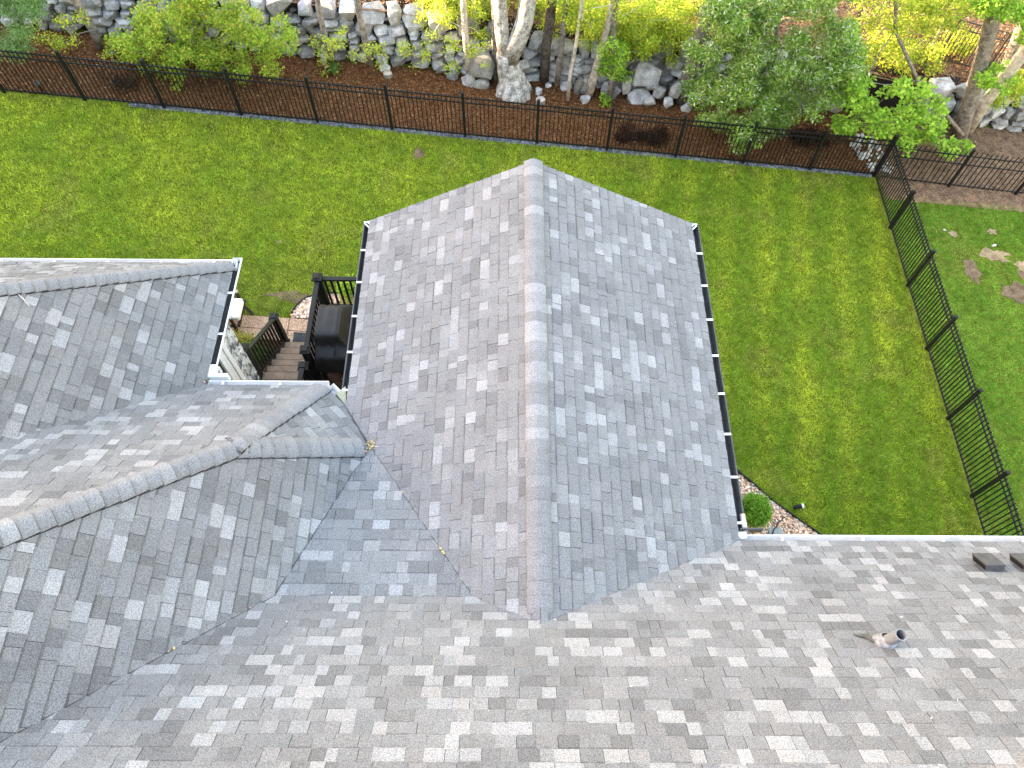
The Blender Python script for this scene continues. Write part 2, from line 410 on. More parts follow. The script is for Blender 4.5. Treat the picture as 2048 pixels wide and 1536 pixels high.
# out of frame: the roof faces that close the wings towards the street
m = MB()
RY = -3.3; RZ = ZE+My-RY
m.add([(12, MS, ZE+My-MS), (-5.82, MS, ZE+My-MS), (-5.82, RY, RZ), (12, RY, RZ)], [(0, 1, 2, 3)])
m.add([(12, RY, RZ), (-5.82, RY, RZ), (-5.82, 2*RY-My, ZE), (12, 2*RY-My, ZE)], [(0, 1, 2, 3)])
m.add([(LRx, LRy, LRz), (LRx, LEm(LRx), LRz), (LRx-3.6, LEm(LRx), LRz-3.6), (LRx-3.6, LRy-3.6, LRz-3.6)], [(0, 1, 2, 3)])
m.add([(LRx, LRy, LRz), (LRx-3.6, LRy-3.6, LRz-3.6), (-12, LRy-3.6, LRz-3.6), (-12, LRy, LRz)], [(0, 1, 2, 3)])
m.add([(WLx, WNy-3.66, ZE+3.66), (WLx, LRy, LRz), (-12, LRy, LRz), (-12, WNy-3.66, ZE+3.66)], [(0, 1, 2, 3)])
m.c = [(.21, .205, .2)]*len(m.f); m.build('rear_roof', M_SH, house, tint=True)

# ridge and hip caps, each one a piece
r_cp = random.Random(5)
def caps(a, b, za, zb, nl, nr, width=.135, rise=.02, first_front=True, lights=.18, bandk=.62):
    """cap pieces from a (low/lap end) to b; nl, nr = height functions left and right of a->b"""
    a3 = Vector((a[0], a[1], za)); b3 = Vector((b[0], b[1], zb)); d = (b3-a3); L = d.length; d.normalize()
    dh = Vector((d.x, d.y, 0)).normalized(); side = Vector((-dh.y, dh.x, 0))        # left of travel
    def slope_dir(zf, s):
        p = side*s*.2; mid = (a3+b3)/2
        q = mid+p; v = Vector((q.x, q.y, zf(q.x, q.y)))-mid
        v = v-d*v.dot(d); return v.normalized()
    sl, sr = slope_dir(nl, 1), slope_dir(nr, -1); up = (sl.cross(d)*-1)
    up = Vector((0, 0, 1))-d*d.z; up.normalize()
    n = int(L/EXPO); st = L/n
    for i in range(n):
        s0 = i*st-.012; s1 = min((i+1)*st+.03, L+.005)
        w = width*r_cp.uniform(.97, 1.04)
        h0, h1 = .050+rise*.25, .010
        tw = r_cp.uniform(-.004, .004)
        v = []; nn = 9
        prof = [(-1.0, 0), (-.72, 0), (-.45, 0), (-.2, 0), (0, 0), (.2, 0), (.45, 0), (.72, 0), (1.0, 0)]
        sm = s1-.03-.026; hm = h0+(h1-h0)*(sm-s0)/(s1-s0)
        for s, h in ((s0, h0), (sm, hm), (s1, h1)):
            base = a3+d*s
            for t, _ in prof:
                dirv = sl if t > 0 else sr
                at_ = abs(t)
                rnd = -.022*math.exp(-(at_/.28)**2)          # rounds the crest
                v.append(base+dirv*(at_*w)+up*(h*(1-.35*at_)+rnd+.004)+d*tw*t)
        e0 = len(v); v += [Vector(p) for p in v[:nn]]
        base0 = len(v)
        for t, _ in prof:                                   # butt edge
            dirv = sl if t > 0 else sr
            v.append(a3+d*(s0+.001)+dirv*(abs(t)*w*1.0)+up*(-.012))
        f = [(k, k+1, nn+k+1, nn+k) for k in range(nn-1)] + [(nn+k, nn+k+1, 2*nn+k+1, 2*nn+k) for k in range(nn-1)] + [(base0+k, base0+k+1, e0+k+1, e0+k) for k in range(nn-1)]
        v += [v[0]-up*.03, v[2*nn]-up*.03, v[nn-1]-up*.03, v[3*nn-1]-up*.03]; q = len(v)-4
        f += [(0, nn, 2*nn, q+1, q), (nn-1, q+2, q+3, 3*nn-1, 2*nn-1)]
        cv = r_cp.uniform(.23, .275) if r_cp.random() < lights else r_cp.uniform(.178, .212)
        cc = (cv*TAN[0], cv*TAN[1], cv*TAN[2])
        b_ = MB(); b_.add(v, f, cc); b_.c = [cc]*(nn-1)+[tuple(x*bandk for x in cc)]*(nn-1)+[(.04, .04, .04)]*(nn+1)  # band below the next cap's butt: its shade is put into the colour
        o = b_.build('ridge_cap', M_SH, house, tint=True)
        me = o.data; me.polygons.foreach_set('use_smooth', [True]*(2*nn-2)+[False]*(nn+1))
sRy = My-(ZR-ZE)
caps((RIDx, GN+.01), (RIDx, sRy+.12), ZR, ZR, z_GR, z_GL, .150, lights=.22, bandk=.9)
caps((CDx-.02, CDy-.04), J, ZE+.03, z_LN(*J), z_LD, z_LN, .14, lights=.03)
A2 = (A[0]+(J[0]-A[0])*.08, A[1]+(J[1]-A[1])*.08)
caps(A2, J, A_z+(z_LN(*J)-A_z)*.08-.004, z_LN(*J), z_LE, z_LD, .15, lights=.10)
Jd = (J[0]+.09, J[1]+.09*LNp)
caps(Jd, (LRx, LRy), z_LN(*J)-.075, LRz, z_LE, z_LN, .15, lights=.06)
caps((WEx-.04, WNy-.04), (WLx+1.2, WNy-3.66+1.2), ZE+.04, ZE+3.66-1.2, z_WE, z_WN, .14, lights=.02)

# cut edges of the closed valleys
def valley(a, za, b, zb, dz=.010, wd=.008):
    mm = MB(); mm.bar((a[0], a[1], za+dz), (b[0], b[1], zb+dz), wd, .012); mm.build('valley_edge', M_CUT, house)
M_CUT = mat('cut_asphalt', (.075, .075, .075), .95)
valley(A, A_z, TL, ZB); valley(TL, ZB, (LRx, LEm(LRx)), LRz, .008, .006); valley(A, A_z, TR, ZB, .006, .005); valley((GLx, CDx+CDy-GLx), ZE, A, A_z)
# ---- gutters
def gutter(pts, out, mt, silt, hang=.61, off=.15, ends=True, name='gutter', tuck=.055):
    """straight run from a to b at eave height; out = outward unit vector"""
    o_ = Vector(out); a, b = Vector(pts[0])-o_*tuck, Vector(pts[1])-o_*tuck; d = (b-a).normalized()
    prof = [(-.012, -.035), (-.012, -.15), (.085, -.15), (.115, -.08), (.128, -.055), (.128, -.030), (.112, -.030), (.112, -.045), (.118, -.055), (.107, -.078), (.080, -.143), (-.006, -.143), (-.006, -.035)]
    m = MB(); n = len(prof)
    for p in (a, b):
        m.v += [tuple(p+o_*x+Vector((0, 0, z))) for x, z in prof]
    for k in range(n): m.f.append((k, (k+1) % n, n+(k+1) % n, n+k)); m.c.append((1, 1, 1)); m.mi.append(0)
    if ends:
        for s, p in ((0, a), (1, b)):
            q = len(m.v); m.v += [tuple(p+o_*x+Vector((0, 0, z))+d*(.002 if s else -.002)) for x, z in ((-.012, -.03), (-.012, -.152), (.087, -.152), (.117, -.08), (.13, -.055), (.13, -.028))]
            m.f.append(tuple(range(q, q+6)) if s else tuple(range(q+5, q-1, -1))); m.c.append((1, 1, 1)); m.mi.append(0)
    g_ = m.build(name, mt, house)
    if silt is not None:
        m = MB(); L = (b-a).length; k = max(int(L/.15), 2)
        for i in range(k+1):
            p = a+d*(L*i/k); z = -.128+.012*random.random()
            m.v += [tuple(p+o_*-.004+Vector((0, 0, z+.004))), tuple(p+o_*.088+Vector((0, 0, z-.004)))]
        m.f = [(2*i, 2*i+1, 2*i+3, 2*i+2) for i in range(k)]; m.c = [(1, 1, 1)]*k; m.mi = [0]*k
        m.build('gutter_silt', silt, g_)
    L = (b-a).length; s = off
    while s < L-.05:
        p = a+d*s; mm = MB()
        mm.bar(p+o_*-.02+Vector((0, 0, -.026)), p+o_*.118+Vector((0, 0, -.024)), .030, .012)
        mm.build('gutter_hanger', M_WHITE, g_); s += hang
    return g_
dG = -.004
gutter(((GLx-.01, (CDx+CDy)-GLx+.02, ZE), (GLx-.01, GN-.02, ZE)), (-1, 0, 0), M_GUT_DK, M_SILT, off=.26, tuck=.04)
gutter(((GRx+.01, My+.14, ZE), (GRx+.01, GN-.02, ZE)), (1, 0, 0), M_GUT_DK, M_SILT, off=.1, tuck=.02)
gutter(((GRx+.02, My+.02, ZE), (12, My+.02, ZE)), (0, 1, 0), M_WHITE, M_SILTL, off=.52, hang=.99)
gutter(((WEx+.02, LNy+.15, ZE), (WEx+.02, WNy+.13, ZE)), (1, 0, 0), M_WHITE, M_SILT, off=.70, hang=.72)
gutter(((-12, WNy+.02, ZE), (WEx+.02, WNy+.02, ZE)), (0, 1, 0), M_WHITE, M_SILTL, off=.35, hang=.8)
gutter(((WEx+.03, LNy+.02, ZE), (CDx+.04, CDy+.02, ZE)), (0, 1, 0), M_WHITE, M_SILTL, off=.2, hang=.78)
rt = 1/math.sqrt(2)
gutter(((CDx+.06, CDy+.005, ZE), (GLx-.16, CDx+CDy-GLx+.225, ZE)), (rt, rt, 0), M_WHITE, M_SILTL, off=9)
# white end plates on the gable gutters
for x0, s in ((GLx-.01, -1), (GRx+.01, 1)):
    mm = MB(); mm.box((min(x0-s*.05, x0+s*.08)-.005, GN-.018, ZE-.15), (max(x0-s*.05, x0+s*.08)+.005, GN+.004, ZE-.018)); mm.build('gutter_end_cap', M_WHITE, house)
    mm = MB(); mm.bar((x0-s*.03, GN-.14, ZE-.028), (x0+s*.07, GN-.03, ZE-.03), .02, .012); mm.build('gutter_strap', M_WHITE, house)
# corner boxes and splash guards
mm = MB(); mm.box((WEx-.03, LNy+.13, ZE-.10), (WEx+.10, LNy+.34, ZE-.012)); mm.build('gutter_splash_guard', M_WHITE, house, bevel=.01)
mm = MB(); mm.box((WEx+.04, LNy+.11, ZE-.10), (WEx+.30, LNy+.165, ZE+.05)); mm.build('gutter_splash_guard', M_TRIM, house, bevel=.006)
mm = MB(); mm.box((GRx+.02, My+.14, ZE-.09), (GRx+.31, My+.155, ZE+.035)); mm.build('gutter_splash_guard', M_GUT_DK, house)
mm = MB(); mm.box((GRx-.04, My+.03, ZE-.05), (GRx+.10, My+.12, ZE+.015)); mm.build('gutter_corner', M_WHITE, house, bevel=.02)
mm = MB(); mm.add([(GLx-.16, CDx+CDy-GLx+.22, ZE-.02), (GLx+.0, CDx+CDy-GLx+.02, ZE-.015), (GLx-.05, CDx+CDy-GLx+.34, ZE-.02)], [(0, 1, 2)]); mm.add([(GLx-.16, CDx+CDy-GLx+.22, ZE-.12), (GLx+.0, CDx+CDy-GLx+.02, ZE-.12), (GLx-.05, CDx+CDy-GLx+.34, ZE-.12), (GLx-.16, CDx+CDy-GLx+.22, ZE-.021), (GLx, CDx+CDy-GLx+.02, ZE-.016), (GLx-.05, CDx+CDy-GLx+.34, ZE-.021)], [(2, 1, 0), (0, 1, 4, 3), (1, 2, 5, 4), (2, 0, 3, 5)])
mm.build('valley_apron', mat('olive_apron', (.27, .27, .19), .7, var=.1), house)
# ---- fascia, soffit, rake boards
mm = MB()
mm.box((GLx+.065, 3.4, ZE-.17), (GLx+.085, GN-.03, ZE-.02)); mm.build('fascia', M_TRIM, house)
mm = MB(); mm.box((GRx-.085, My, ZE-.17), (GRx-.065, GN-.03, ZE-.02)); mm.build('fascia', M_TRIM, house)
mm = MB(); mm.box((WEx-.085, LNy, ZE-.17), (WEx-.06, WNy-.02, ZE-.02)); mm.build('fascia', M_TRIM, house)
mm = MB(); mm.box((-12, WNy-.085, ZE-.17), (WEx-.09, WNy-.06, ZE-.02)); mm.build('fascia', M_TRIM, house)
mm = MB(); mm.box((GRx+.01, My-.085, ZE-.17), (12, My-.06, ZE-.02)); mm.build('fascia', M_TRIM, house)
mm = MB(); mm.box((WEx, LNy-.085, ZE-.17), (CDx, LNy-.06, ZE-.02)); mm.build('fascia', M_TRIM, house)
for s, x in ((-1, GLx), (1, GRx)):
    mm = MB(); mm.bar((x, GN-.02, ZE-.10), (RIDx, GN-.02, ZR-.10), .03, .16, up=(0, 0, 1)); mm.build('rake_board', M_TRIM, house)
# ---- walls
GB = -1.9
def prism(name, poly, z0, z1, mt, parent=None):
    n = len(poly); m = MB(); m.add([(x, y, z0) for x, y in poly]+[(x, y, z1) for x, y in poly], [tuple(range(n-1, -1, -1)), tuple(range(n, 2*n))]+[(i, (i+1) % n, (i+1) % n+n, i+n) for i in range(n)]); return m.build(name, mt, parent)
WZ = ZE-.16
prism('wall', [(GLx+.42, -3), (GRx-.42, -3), (GRx-.42, GN-.3), (GLx+.42, GN-.3)], GB, WZ, M_SIDING, house)
mm = MB(); mm.add([(GLx+.42, GN-.3, WZ), (GRx-.42, GN-.3, WZ), (RIDx, GN-.3, ZR-.14), (GLx+.42, GN-.34, WZ), (GRx-.42, GN-.34, WZ), (RIDx, GN-.34, ZR-.14)], [(0, 2, 1), (3, 4, 5), (0, 1, 4, 3), (1, 2, 5, 4), (2, 0, 3, 5)]); mm.build('gable_wall', M_SIDING, house)
prism('wall', [(GRx-.421, -3), (11.9, -3), (11.9, My-.42), (GRx-.421, My-.42)], GB, WZ, M_SIDING, house)
prism('wall', [(-11.8, -3), (GLx+.419, -3), (GLx+.419, CDx+CDy-GLx-.9), (CDx-.17, CDy-.42), (-11.8, CDy-.42)], GB, WZ, M_SIDING, house)
WX = -4.5; WYn = 6.64
prism('wall', [(-11.7, 4.2), (WX-.02, 4.2), (WX-.02, WYn-.02), (-11.7, WYn-.02)], GB, WZ-.002, M_SIDING, house)
# soffits
for q in ([(GLx+.02, 3.3), (GLx+.43, 3.3), (GLx+.43, GN-.28), (GLx+.02, GN-.05)], [(GRx-.43, My-.3), (GRx-.02, My-.3), (GRx-.02, GN-.05), (GRx-.43, GN-.28)], [(WX-.03, LNy-.4), (WEx-.02, LNy-.4), (WEx-.02, WNy-.02), (WX-.03, WNy-.02)], [(-11.9, WYn-.03), (WX-.03, WYn-.03), (WX-.03, WNy-.02), (-11.9, WNy-.02)], [(GRx-.4, My-.43), (11.9, My-.43), (11.9, My-.02), (GRx-.4, My-.02)], [(WEx-.02, CDy-.43), (CDx, CDy-.43), (CDx, CDy-.02), (WEx-.02, CDy-.02)]):
    prism('soffit', q, ZE-.172, ZE-.162, M_TRIM, house)
# stone veneer pier on the west wing: single stones
r_v = random.Random(3)
vb = prism('stone_pier', [(WX-.02, WYn-.40), (WX, WYn-.40), (WX, WYn), (WX-.02, WYn)], GB, WZ-.01, M_DARKSOIL, house)
z = .2
while z < WZ-.2:
    h = r_v.uniform(.07, .13); y = WYn-.40
    while y < WYn-.01:
        w = min(r_v.uniform(.09, .2), WYn-y)
        if WYn-(y+w) < .05: w = WYn-y
        mm = MB(); g = .006; cv = r_v.choice((.16, .3, .42, .5, .55, .6))
        dx = r_v.uniform(.02, .04)
        mm.add([(WX, y+g, z+g), (WX, y+w-g, z+g), (WX, y+w-g, z+h-g), (WX, y+g, z+h-g), (WX+dx, y+g+.012, z+g+.01), (WX+dx*r_v.uniform(.7, 1), y+w-g-.012, z+g+.012), (WX+dx*r_v.uniform(.7, 1), y+w-g-.014, z+h-g-.01), (WX+dx, y+g+.01, z+h-g-.014)], [(4, 5, 6, 7), (0, 1, 5, 4), (1, 2, 6, 5), (2, 3, 7, 6), (3, 0, 4, 7)], (cv, cv*.985, cv*.96))
        mm.build('veneer_stone', M_STONE, vb, tint=True); y += w
    z += h
# white casing and the tall window beside it
wn = prism('window', [(WX-.02, WYn-1.60), (WX+.01, WYn-1.60), (WX+.01, WYn-.42), (WX-.02, WYn-.42)], 1.76, ZE-.5, M_GLASS, house)
for y0, y1, dx in ((WYn-.52, WYn-.41, .05), (WYn-.60, WYn-.535, .035), (WYn-.72, WYn-.615, .045), (WYn-1.6, WYn-1.5, .045)):
    mm = MB(); mm.box((WX+.005, y0, 1.3), (WX+dx, y1, ZE-.3)); mm.build('casing', M_TRIM, wn, bevel=.006)
for zz in (1.78, 3.2, ZE-.56):
    mm = MB(); mm.box((WX+.011, WYn-1.499, zz), (WX+.04, WYn-.721, zz+.07)); mm.build('window_bar', M_TRIM, wn)
# downspouts
def downspout(pts, mt=M_WHITE, w=.075, d=.055):
    mm = MB()
    for p, q in zip(pts[:-1], pts[1:]): mm.bar(p, q, w, d, up=(0.1, 1, .05))
    return mm.build('downspout', mt, house, bevel=.008)
downspout([(WEx+.05, LNy+.35, ZE-.12), (WEx+.05, LNy+.35, ZE-.26), (WX+.10, LNy+.52, ZE-.62), (WX+.10, LNy+.52, .7)])
mm = MB(); mm.tube([(GRx+.105, My+.12, ZE-.05), (GRx+.10, My+.36, ZE-.05)], [.036, .036], 12); mm.build('downspout_elbow', M_ALU, house, smooth=True)
downspout([(GRx-.2, My+.30, ZE-.3), (GRx-.2, My+.30, -.45)])
# ---- roof vents on the main slope
def on_main(px, py):
    d = ray(px, py); t = (ZE+My-CAMZ)/(d[2]+d[1]); return Vector(CPOS+d*t)
u_ = Vector((1, 0, 0)); v_ = Vector((0, -1, 1)).normalized(); n_ = Vector((0, 1, 1)).normalized()
def local(o, pts): return [o+u_*a+v_*b+n_*c for a, b, c in pts]
def box_vent(px, py, tone=1.0):
    o = on_main(px, py)
    root = MB(); W, L, H = .10, .25, .095
    root.add(local(o, [(-W, 0, .012), (W, 0, .012), (W, L, .012), (-W, L, .012), (-W-.012, -.02, H), (W+.012, -.02, H), (W+.012, L+.008, H), (-W-.012, L+.008, H)]),
             [(4, 5, 6, 7), (2, 3, 7, 6), (0, 1, 5, 4), (0, 4, 7, 3), (1, 2, 6, 5)])
    b = root.build('roof_vent', M_VENT, house, bevel=.007)
    for s_ in (-1, 1):
        mm = MB(); mm.add(local(o, [(s_*(W+.003), .01, .02), (s_*(W+.003), L-.01, .02), (s_*(W+.012), L-.01, H-.02), (s_*(W+.012), .01, H-.02)]), [(0, 1, 2, 3)]); mm.build('vent_louvre', M_BLK, b)
    mm = MB(); mm.add(local(o, [(-W-.05, .10, .018), (W+.04, .10, .018), (W+.04, L+.02, .018), (-W-.05, L+.02, .018)]), [(0, 1, 2, 3)])
    mm.build('vent_flange', M_VENT, b); return b
vent_px = ((1962, 1122), (2036, 1122))
for p_ in vent_px: box_vent(*p_)
# plumbing vent: vertical pipe, boot and flashing
o = on_main(1768, 1284)
pp = MB(); pts = [o+Vector((0, 0, -.05)), o+Vector((0, 0, .28))]
n = 20; v = []; f = []
for zz, r in ((-.05, .054), (.36, .054), (.36, .046), (.02, .046)):
    v += [o+Vector((math.cos(2*math.pi*k/n)*r, math.sin(2*math.pi*k/n)*r, zz)) for k in range(n)]
for i in range(3): f += [(i*n+k, i*n+(k+1) % n, (i+1)*n+(k+1) % n, (i+1)*n+k) for k in range(n)]
f.append(tuple(range(3*n, 4*n)))
pp.add(v, f); pipe = pp.build('vent_pipe', M_PIPE, house, smooth=False)
bt = MB(); v = []; f = []
for zz, r in ((.0, .115), (.035, .105), (.06, .085), (.075, .075), (.105, .068), (.115, .054)):
    v += [o+u_*math.cos(2*math.pi*k/n)*r+v_*(math.sin(2*math.pi*k/n)*r*1.1+zz*.5)+n_*(zz*.8+.006) for k in range(n)]
for i in range(5): f += [(i*n+k, i*n+(k+1) % n, (i+1)*n+(k+1) % n, (i+1)*n+k) for k in range(n)]
bt.add(v, f); bt.build('vent_boot', M_LEAD, pipe, smooth=True)
mm = MB(); mm.add(local(o, [(-.25, -.11, .020), (.05, -.10, .020), (.04, -.06, .024), (-.02, .03, .03), (-.10, .06, .024), (-.17, -.04, .022), (-.24, -.08, .022), (-.25, -.11, .008), (.05, -.10, .008)]), [(0, 1, 2, 3, 4, 5, 6), (7, 8, 1, 0)]); mm.build('pipe_flashing', mat('dark_flashing', (.10, .10, .088), .7, var=.4, nscale=20), pipe)  # dark olive flange left of the boot

# ------------------------------------------------------------------ deck, stairs, rails
DZ = 1.76
deck = empty('deck', 'raised brown composite deck with black railings and tan stairs between the roofs', 'deck')
y = 8.52; i = 0
while y > 3.9:
    x0 = -3.62 if y > 6.95 else -4.44
    mm = MB(); mm.box((x0, y-.137, DZ-.026), (GLx+.41, y, DZ)); mm.build('deck_board', M_PLANK, deck, bevel=.004); y -= .143
mm = MB(); mm.box((-3.60, 3.95, DZ-.24), (GLx+.40, 8.50, DZ-.030)); mm.box((-4.42, 3.95, DZ-.241), (-3.601, 6.94, DZ-.031)); mm.build('deck_frame', M_DKWOOD, deck)
SX0, SX1 = -4.62, -3.66
st = []
for k in range(5):
    zt = DZ-.18*(k+1); y1 = 6.97+.25*k; y2 = y1+.27
    t_ = MB()
    t_.box((SX0, y1+.003, zt-.03), (SX1, y1+.132, zt)); t_.box((SX0, y1+.138, zt-.03), (SX1, y2, zt))
    st.append(t_.build('stair_tread', M_TREAD, deck, bevel=.003))
    r_ = MB(); r_.box((SX0+.01, y2-.040, zt-.18), (SX1-.01, y2-.022, zt-.031)); r_.build('stair_riser', M_TREAD, deck)
mm = MB(); mm.box((SX0, 6.70, DZ-.025), (SX1, 6.83, DZ+.003)); mm.box((SX0, 6.84, DZ-.025), (SX1, 6.99, DZ+.003)); mm.build('stair_tread', M_TREAD, deck)
for x in (SX0-.05, SX1+.005):
    mm = MB(); mm.add([(x, 6.97, DZ-.06), (x, 8.28, .86), (x, 8.28, .60), (x, 6.97, DZ-.45), (x+.04, 6.97, DZ-.06), (x+.04, 8.28, .86), (x+.04, 8.28, .60), (x+.04, 6.97, DZ-.45)], [(0, 1, 2, 3), (7, 6, 5, 4), (0, 4, 5, 1), (1, 5, 6, 2), (2, 6, 7, 3), (3, 7, 4, 0)]); mm.build('stair_stringer', M_DKWOOD, deck)
def newel(x, y, z0, z1):
    mm = MB(); mm.box((x-.062, y-.062, z0), (x+.062, y+.062, z1-.05)); p = mm.build('rail_post', M_RAIL, deck, bevel=.006)
    mm = MB(); mm.box((x-.09, y-.09, z1-.055), (x+.09, y+.09, z1-.025)); mm.add([(x-.072, y-.072, z1-.025), (x+.072, y-.072, z1-.025), (x+.072, y+.072, z1-.025), (x-.072, y+.072, z1-.025), (x-.045, y-.045, z1+.005), (x+.045, y-.045, z1+.005), (x+.045, y+.045, z1+.005), (x-.045, y+.045, z1+.005)], [(4, 5, 6, 7), (0, 1, 5, 4), (1, 2, 6, 5), (2, 3, 7, 6), (3, 0, 4, 7)])
    mm.build('post_cap', M_RAIL, p, bevel=.004)
    mm = MB(); mm.box((x-.082, y-.082, z0), (x+.082, y+.082, z0+.05)); mm.build('post_base', M_RAIL, p, bevel=.006)
PA, PB, PC, PD = (-3.57, 8.46), (-3.57, 6.87), (-4.66, 8.33), (-4.66, 6.90)
newel(*PA, DZ, 2.80); newel(*PB, DZ, 2.80); newel(*PC, .68, 1.68); newel(*PD, DZ-.1, 2.80)
def railing(a, za, b, zb, h, mt=M_RAIL, n=None, inset=.06):
    a3 = Vector((*a, za)); b3 = Vector((*b, zb)); d = (b3-a3); dh = Vector((d.x, d.y, 0)); L = dh.length; dn = d/L
    p, q = a3+dn*inset, b3-dn*inset
    mm = MB(); mm.bar(p+Vector((0, 0, h)), q+Vector((0, 0, h)), .09, .045); mm.build('top_rail', mt, deck, bevel=.008)
    mm = MB(); mm.bar(p+Vector((0, 0, .10)), q+Vector((0, 0, .10)), .05, .045); mm.build('bottom_rail', M_RAIL, deck)
    n = n or int(L/.115)
    for i in range(1, n):
        c = a3+d*(i/n); mm = MB(); mm.box((c.x-.018, c.y-.018, c.z+.10), (c.x+.018, c.y+.018, c.z+h-.02)); mm.build('baluster', M_RAIL, deck)
railing(PB, DZ, PA, DZ, .95)
railing(PA, DZ, (GLx+.38, 8.46), DZ, .95)
railing(PC, .73, PD, DZ, .86, mt=M_RAILM)
railing((-3.60, 6.60), DZ, (-3.60, 5.3), DZ, .90, n=11)
newel(-3.60, 6.62, DZ, 2.66)

# ---- covered grill
grill = empty('grill', 'barbecue grill under a black vinyl cover on the deck', 'grill')
sec = [(7.97, 2.10, 0), (7.98, 2.50, .0), (7.93, 2.64, .02), (7.72, 2.90, .05), (7.66, 2.945, .06), (7.10, 2.95, .06), (7.04, 2.90, .05), (7.02, 2.72, .03), (6.99, 2.66, .02), (6.80, 2.60, .02), (6.77, 2.54, .0), (6.765, 2.15, .0)]
nx = 14; v = []; f = []
for j, (yy, zz, ins) in enumerate(sec):
    x0, x1 = -3.47+ins*.8, -2.78-ins*3.0
    ring = []
    ring.append((x0-.012, yy, 2.05 if j not in (0, len(sec)-1) else zz-.05))
    for i in range(nx):
        t = i/(nx-1); x = x0+(x1-x0)*t
        drop = .035*max(0, (t-.8)/.2)**2 if 2 < j < 9 else 0
        w = (.016*math.sin(x*37+yy*9)+.01*math.sin(x*71+j))*(1 if j in (1, 2, 3, 7, 8, 9, 10) else .25)
        ring.append((x, yy+w, zz-drop+w*.6))
    ring.append((x1+.06+ins*2.4+.02*math.sin(yy*17), yy, 2.05 if j not in (0, len(sec)-1) else zz-.05))
    v += ring
w_ = nx+2
f = [(j*w_+i, (j+1)*w_+i, (j+1)*w_+i+1, j*w_+i+1) for j in range(len(sec)-1) for i in range(w_-1)]
mm = MB(); mm.add(v, f); gc = mm.build('grill_cover', M_COVER, grill, smooth=True)
md = gc.modifiers.new('s', 'SUBSURF'); md.levels = 2; md.render_levels = 2
mm = MB(); mm.bar((-2.99, 7.08, 2.955), (-2.99, 7.70, 2.955), .012, .010); mm.build('cover_seam', M_COVER, grill)
mm = MB(); mm.bar((-3.10, 6.80, 2.625), (-3.10, 6.96, 2.675), .045, .012); mm.bar((-3.10, 6.83, 2.65), (-3.10, 6.92, 2.68), .025, .02); mm.build('cover_strap', M_COVER, grill)
mm = MB(); mm.bar((-3.12, 7.78, 2.86), (-3.14, 7.90, 2.70), .045, .012); mm.build('cover_strap', M_COVER, grill)
for x, yy in ((-3.40, 6.86), (-2.74, 6.86), (-3.40, 7.85), (-2.74, 7.85)):
    mm = MB(); mm.box((x-.03, yy-.03, DZ+.002), (x+.03, yy+.03, 2.2)); mm.build('leg', M_BLK, grill)
mm = MB(); mm.box((-3.38, 6.9, DZ+.15), (-2.76, 7.8, DZ+.18)); mm.build('bottom_shelf', M_BLK, grill)
mm = MB(); mm.tube([(-3.05, 6.70, 2.02), (-2.80, 6.70, 2.02)], [.012, .012], 8); mm.build('towel_bar', M_PIPE, grill)

# ------------------------------------------------------------------ patio, mat, chair
patio = bpy.data.objects.new('patio', None); link(patio); tag(patio, kind='structure')
def slab(x0, x1, y0, y1):
    g = .008; mm = MB(); c = [(x0+g, y0+g), (x1-g, y0+g), (x1-g, y1-g), (x0+g, y1-g)]
    mm.add([(x, y, float(g0(x, y))-.1) for x, y in c]+[(x, y, float(g0(x, y))+.035) for x, y in c], [(3, 2, 1, 0), (4, 5, 6, 7), (0, 1, 5, 4), (1, 2, 6, 5), (2, 3, 7, 6), (3, 0, 4, 7)]); mm.build('paving_slab', M_PATIO, patio)
for xa, xb in ((-7.6, -6.2), (-6.2, -4.66), (-4.66, -3.3)):
    for ya, yb in (((6.65 if xb < -6 else 8.36) if xb < -4.6 else 8.2, 8.62), (8.62, 8.93)): slab(xa, xb, ya, yb)
mt = empty('doormat', 'dark grey rubber doormat with diamond pattern at the foot of the stairs', 'doormat')
mz = lambda x, y: float(g0(x, y))+.038
c_ = [(-4.52, 8.24), (-3.78, 8.24), (-3.78, 8.58), (-4.52, 8.58)]
mm = MB(); mm.add([(x, y, mz(x, y)) for x, y in c_]+[(x, y, mz(x, y)+.012) for x, y in c_], [(4, 5, 6, 7), (0, 1, 5, 4), (1, 2, 6, 5), (2, 3, 7, 6), (3, 0, 4, 7)]); mm.build('mat_base', M_RUBBER, mt)
mm = MB()
for i in range(11):
    for j in range(6):
        x = -4.46+.062*i+(.03 if j % 2 else 0); yy = 8.28+.052*j; zt = mz(x, yy)
        mm.add([(x-.024, yy, zt+.0125), (x, yy-.018, zt+.0125), (x+.024, yy, zt+.0125), (x, yy+.018, zt+.0125), (x, yy, zt+.022)], [(0, 1, 4), (1, 2, 4), (2, 3, 4), (3, 0, 4)])
tag(mm.build('mat_tread', M_BLK, mt), kind='stuff')
ch = empty('patio_chair', 'low patio chair with thick white cushion and taupe arms beside the paved path', 'chair')
cz = float(g0(-5.8, 8.8))+.035
mm = MB(); mm.box((-6.15, 8.53, cz+.30), (-5.50, 9.03, cz+.46)); cu = mm.build('seat_cushion', M_CUSH, ch); bv = cu.modifiers.new('b', 'BEVEL'); bv.width = .05; bv.segments = 4
mm = MB(); mm.box((-6.38, 8.55, cz+.40), (-6.18, 9.01, cz+.85)); cu = mm.build('back_cushion', M_CUSH, ch); bv = cu.modifiers.new('b', 'BEVEL'); bv.width = .05; bv.segments = 4
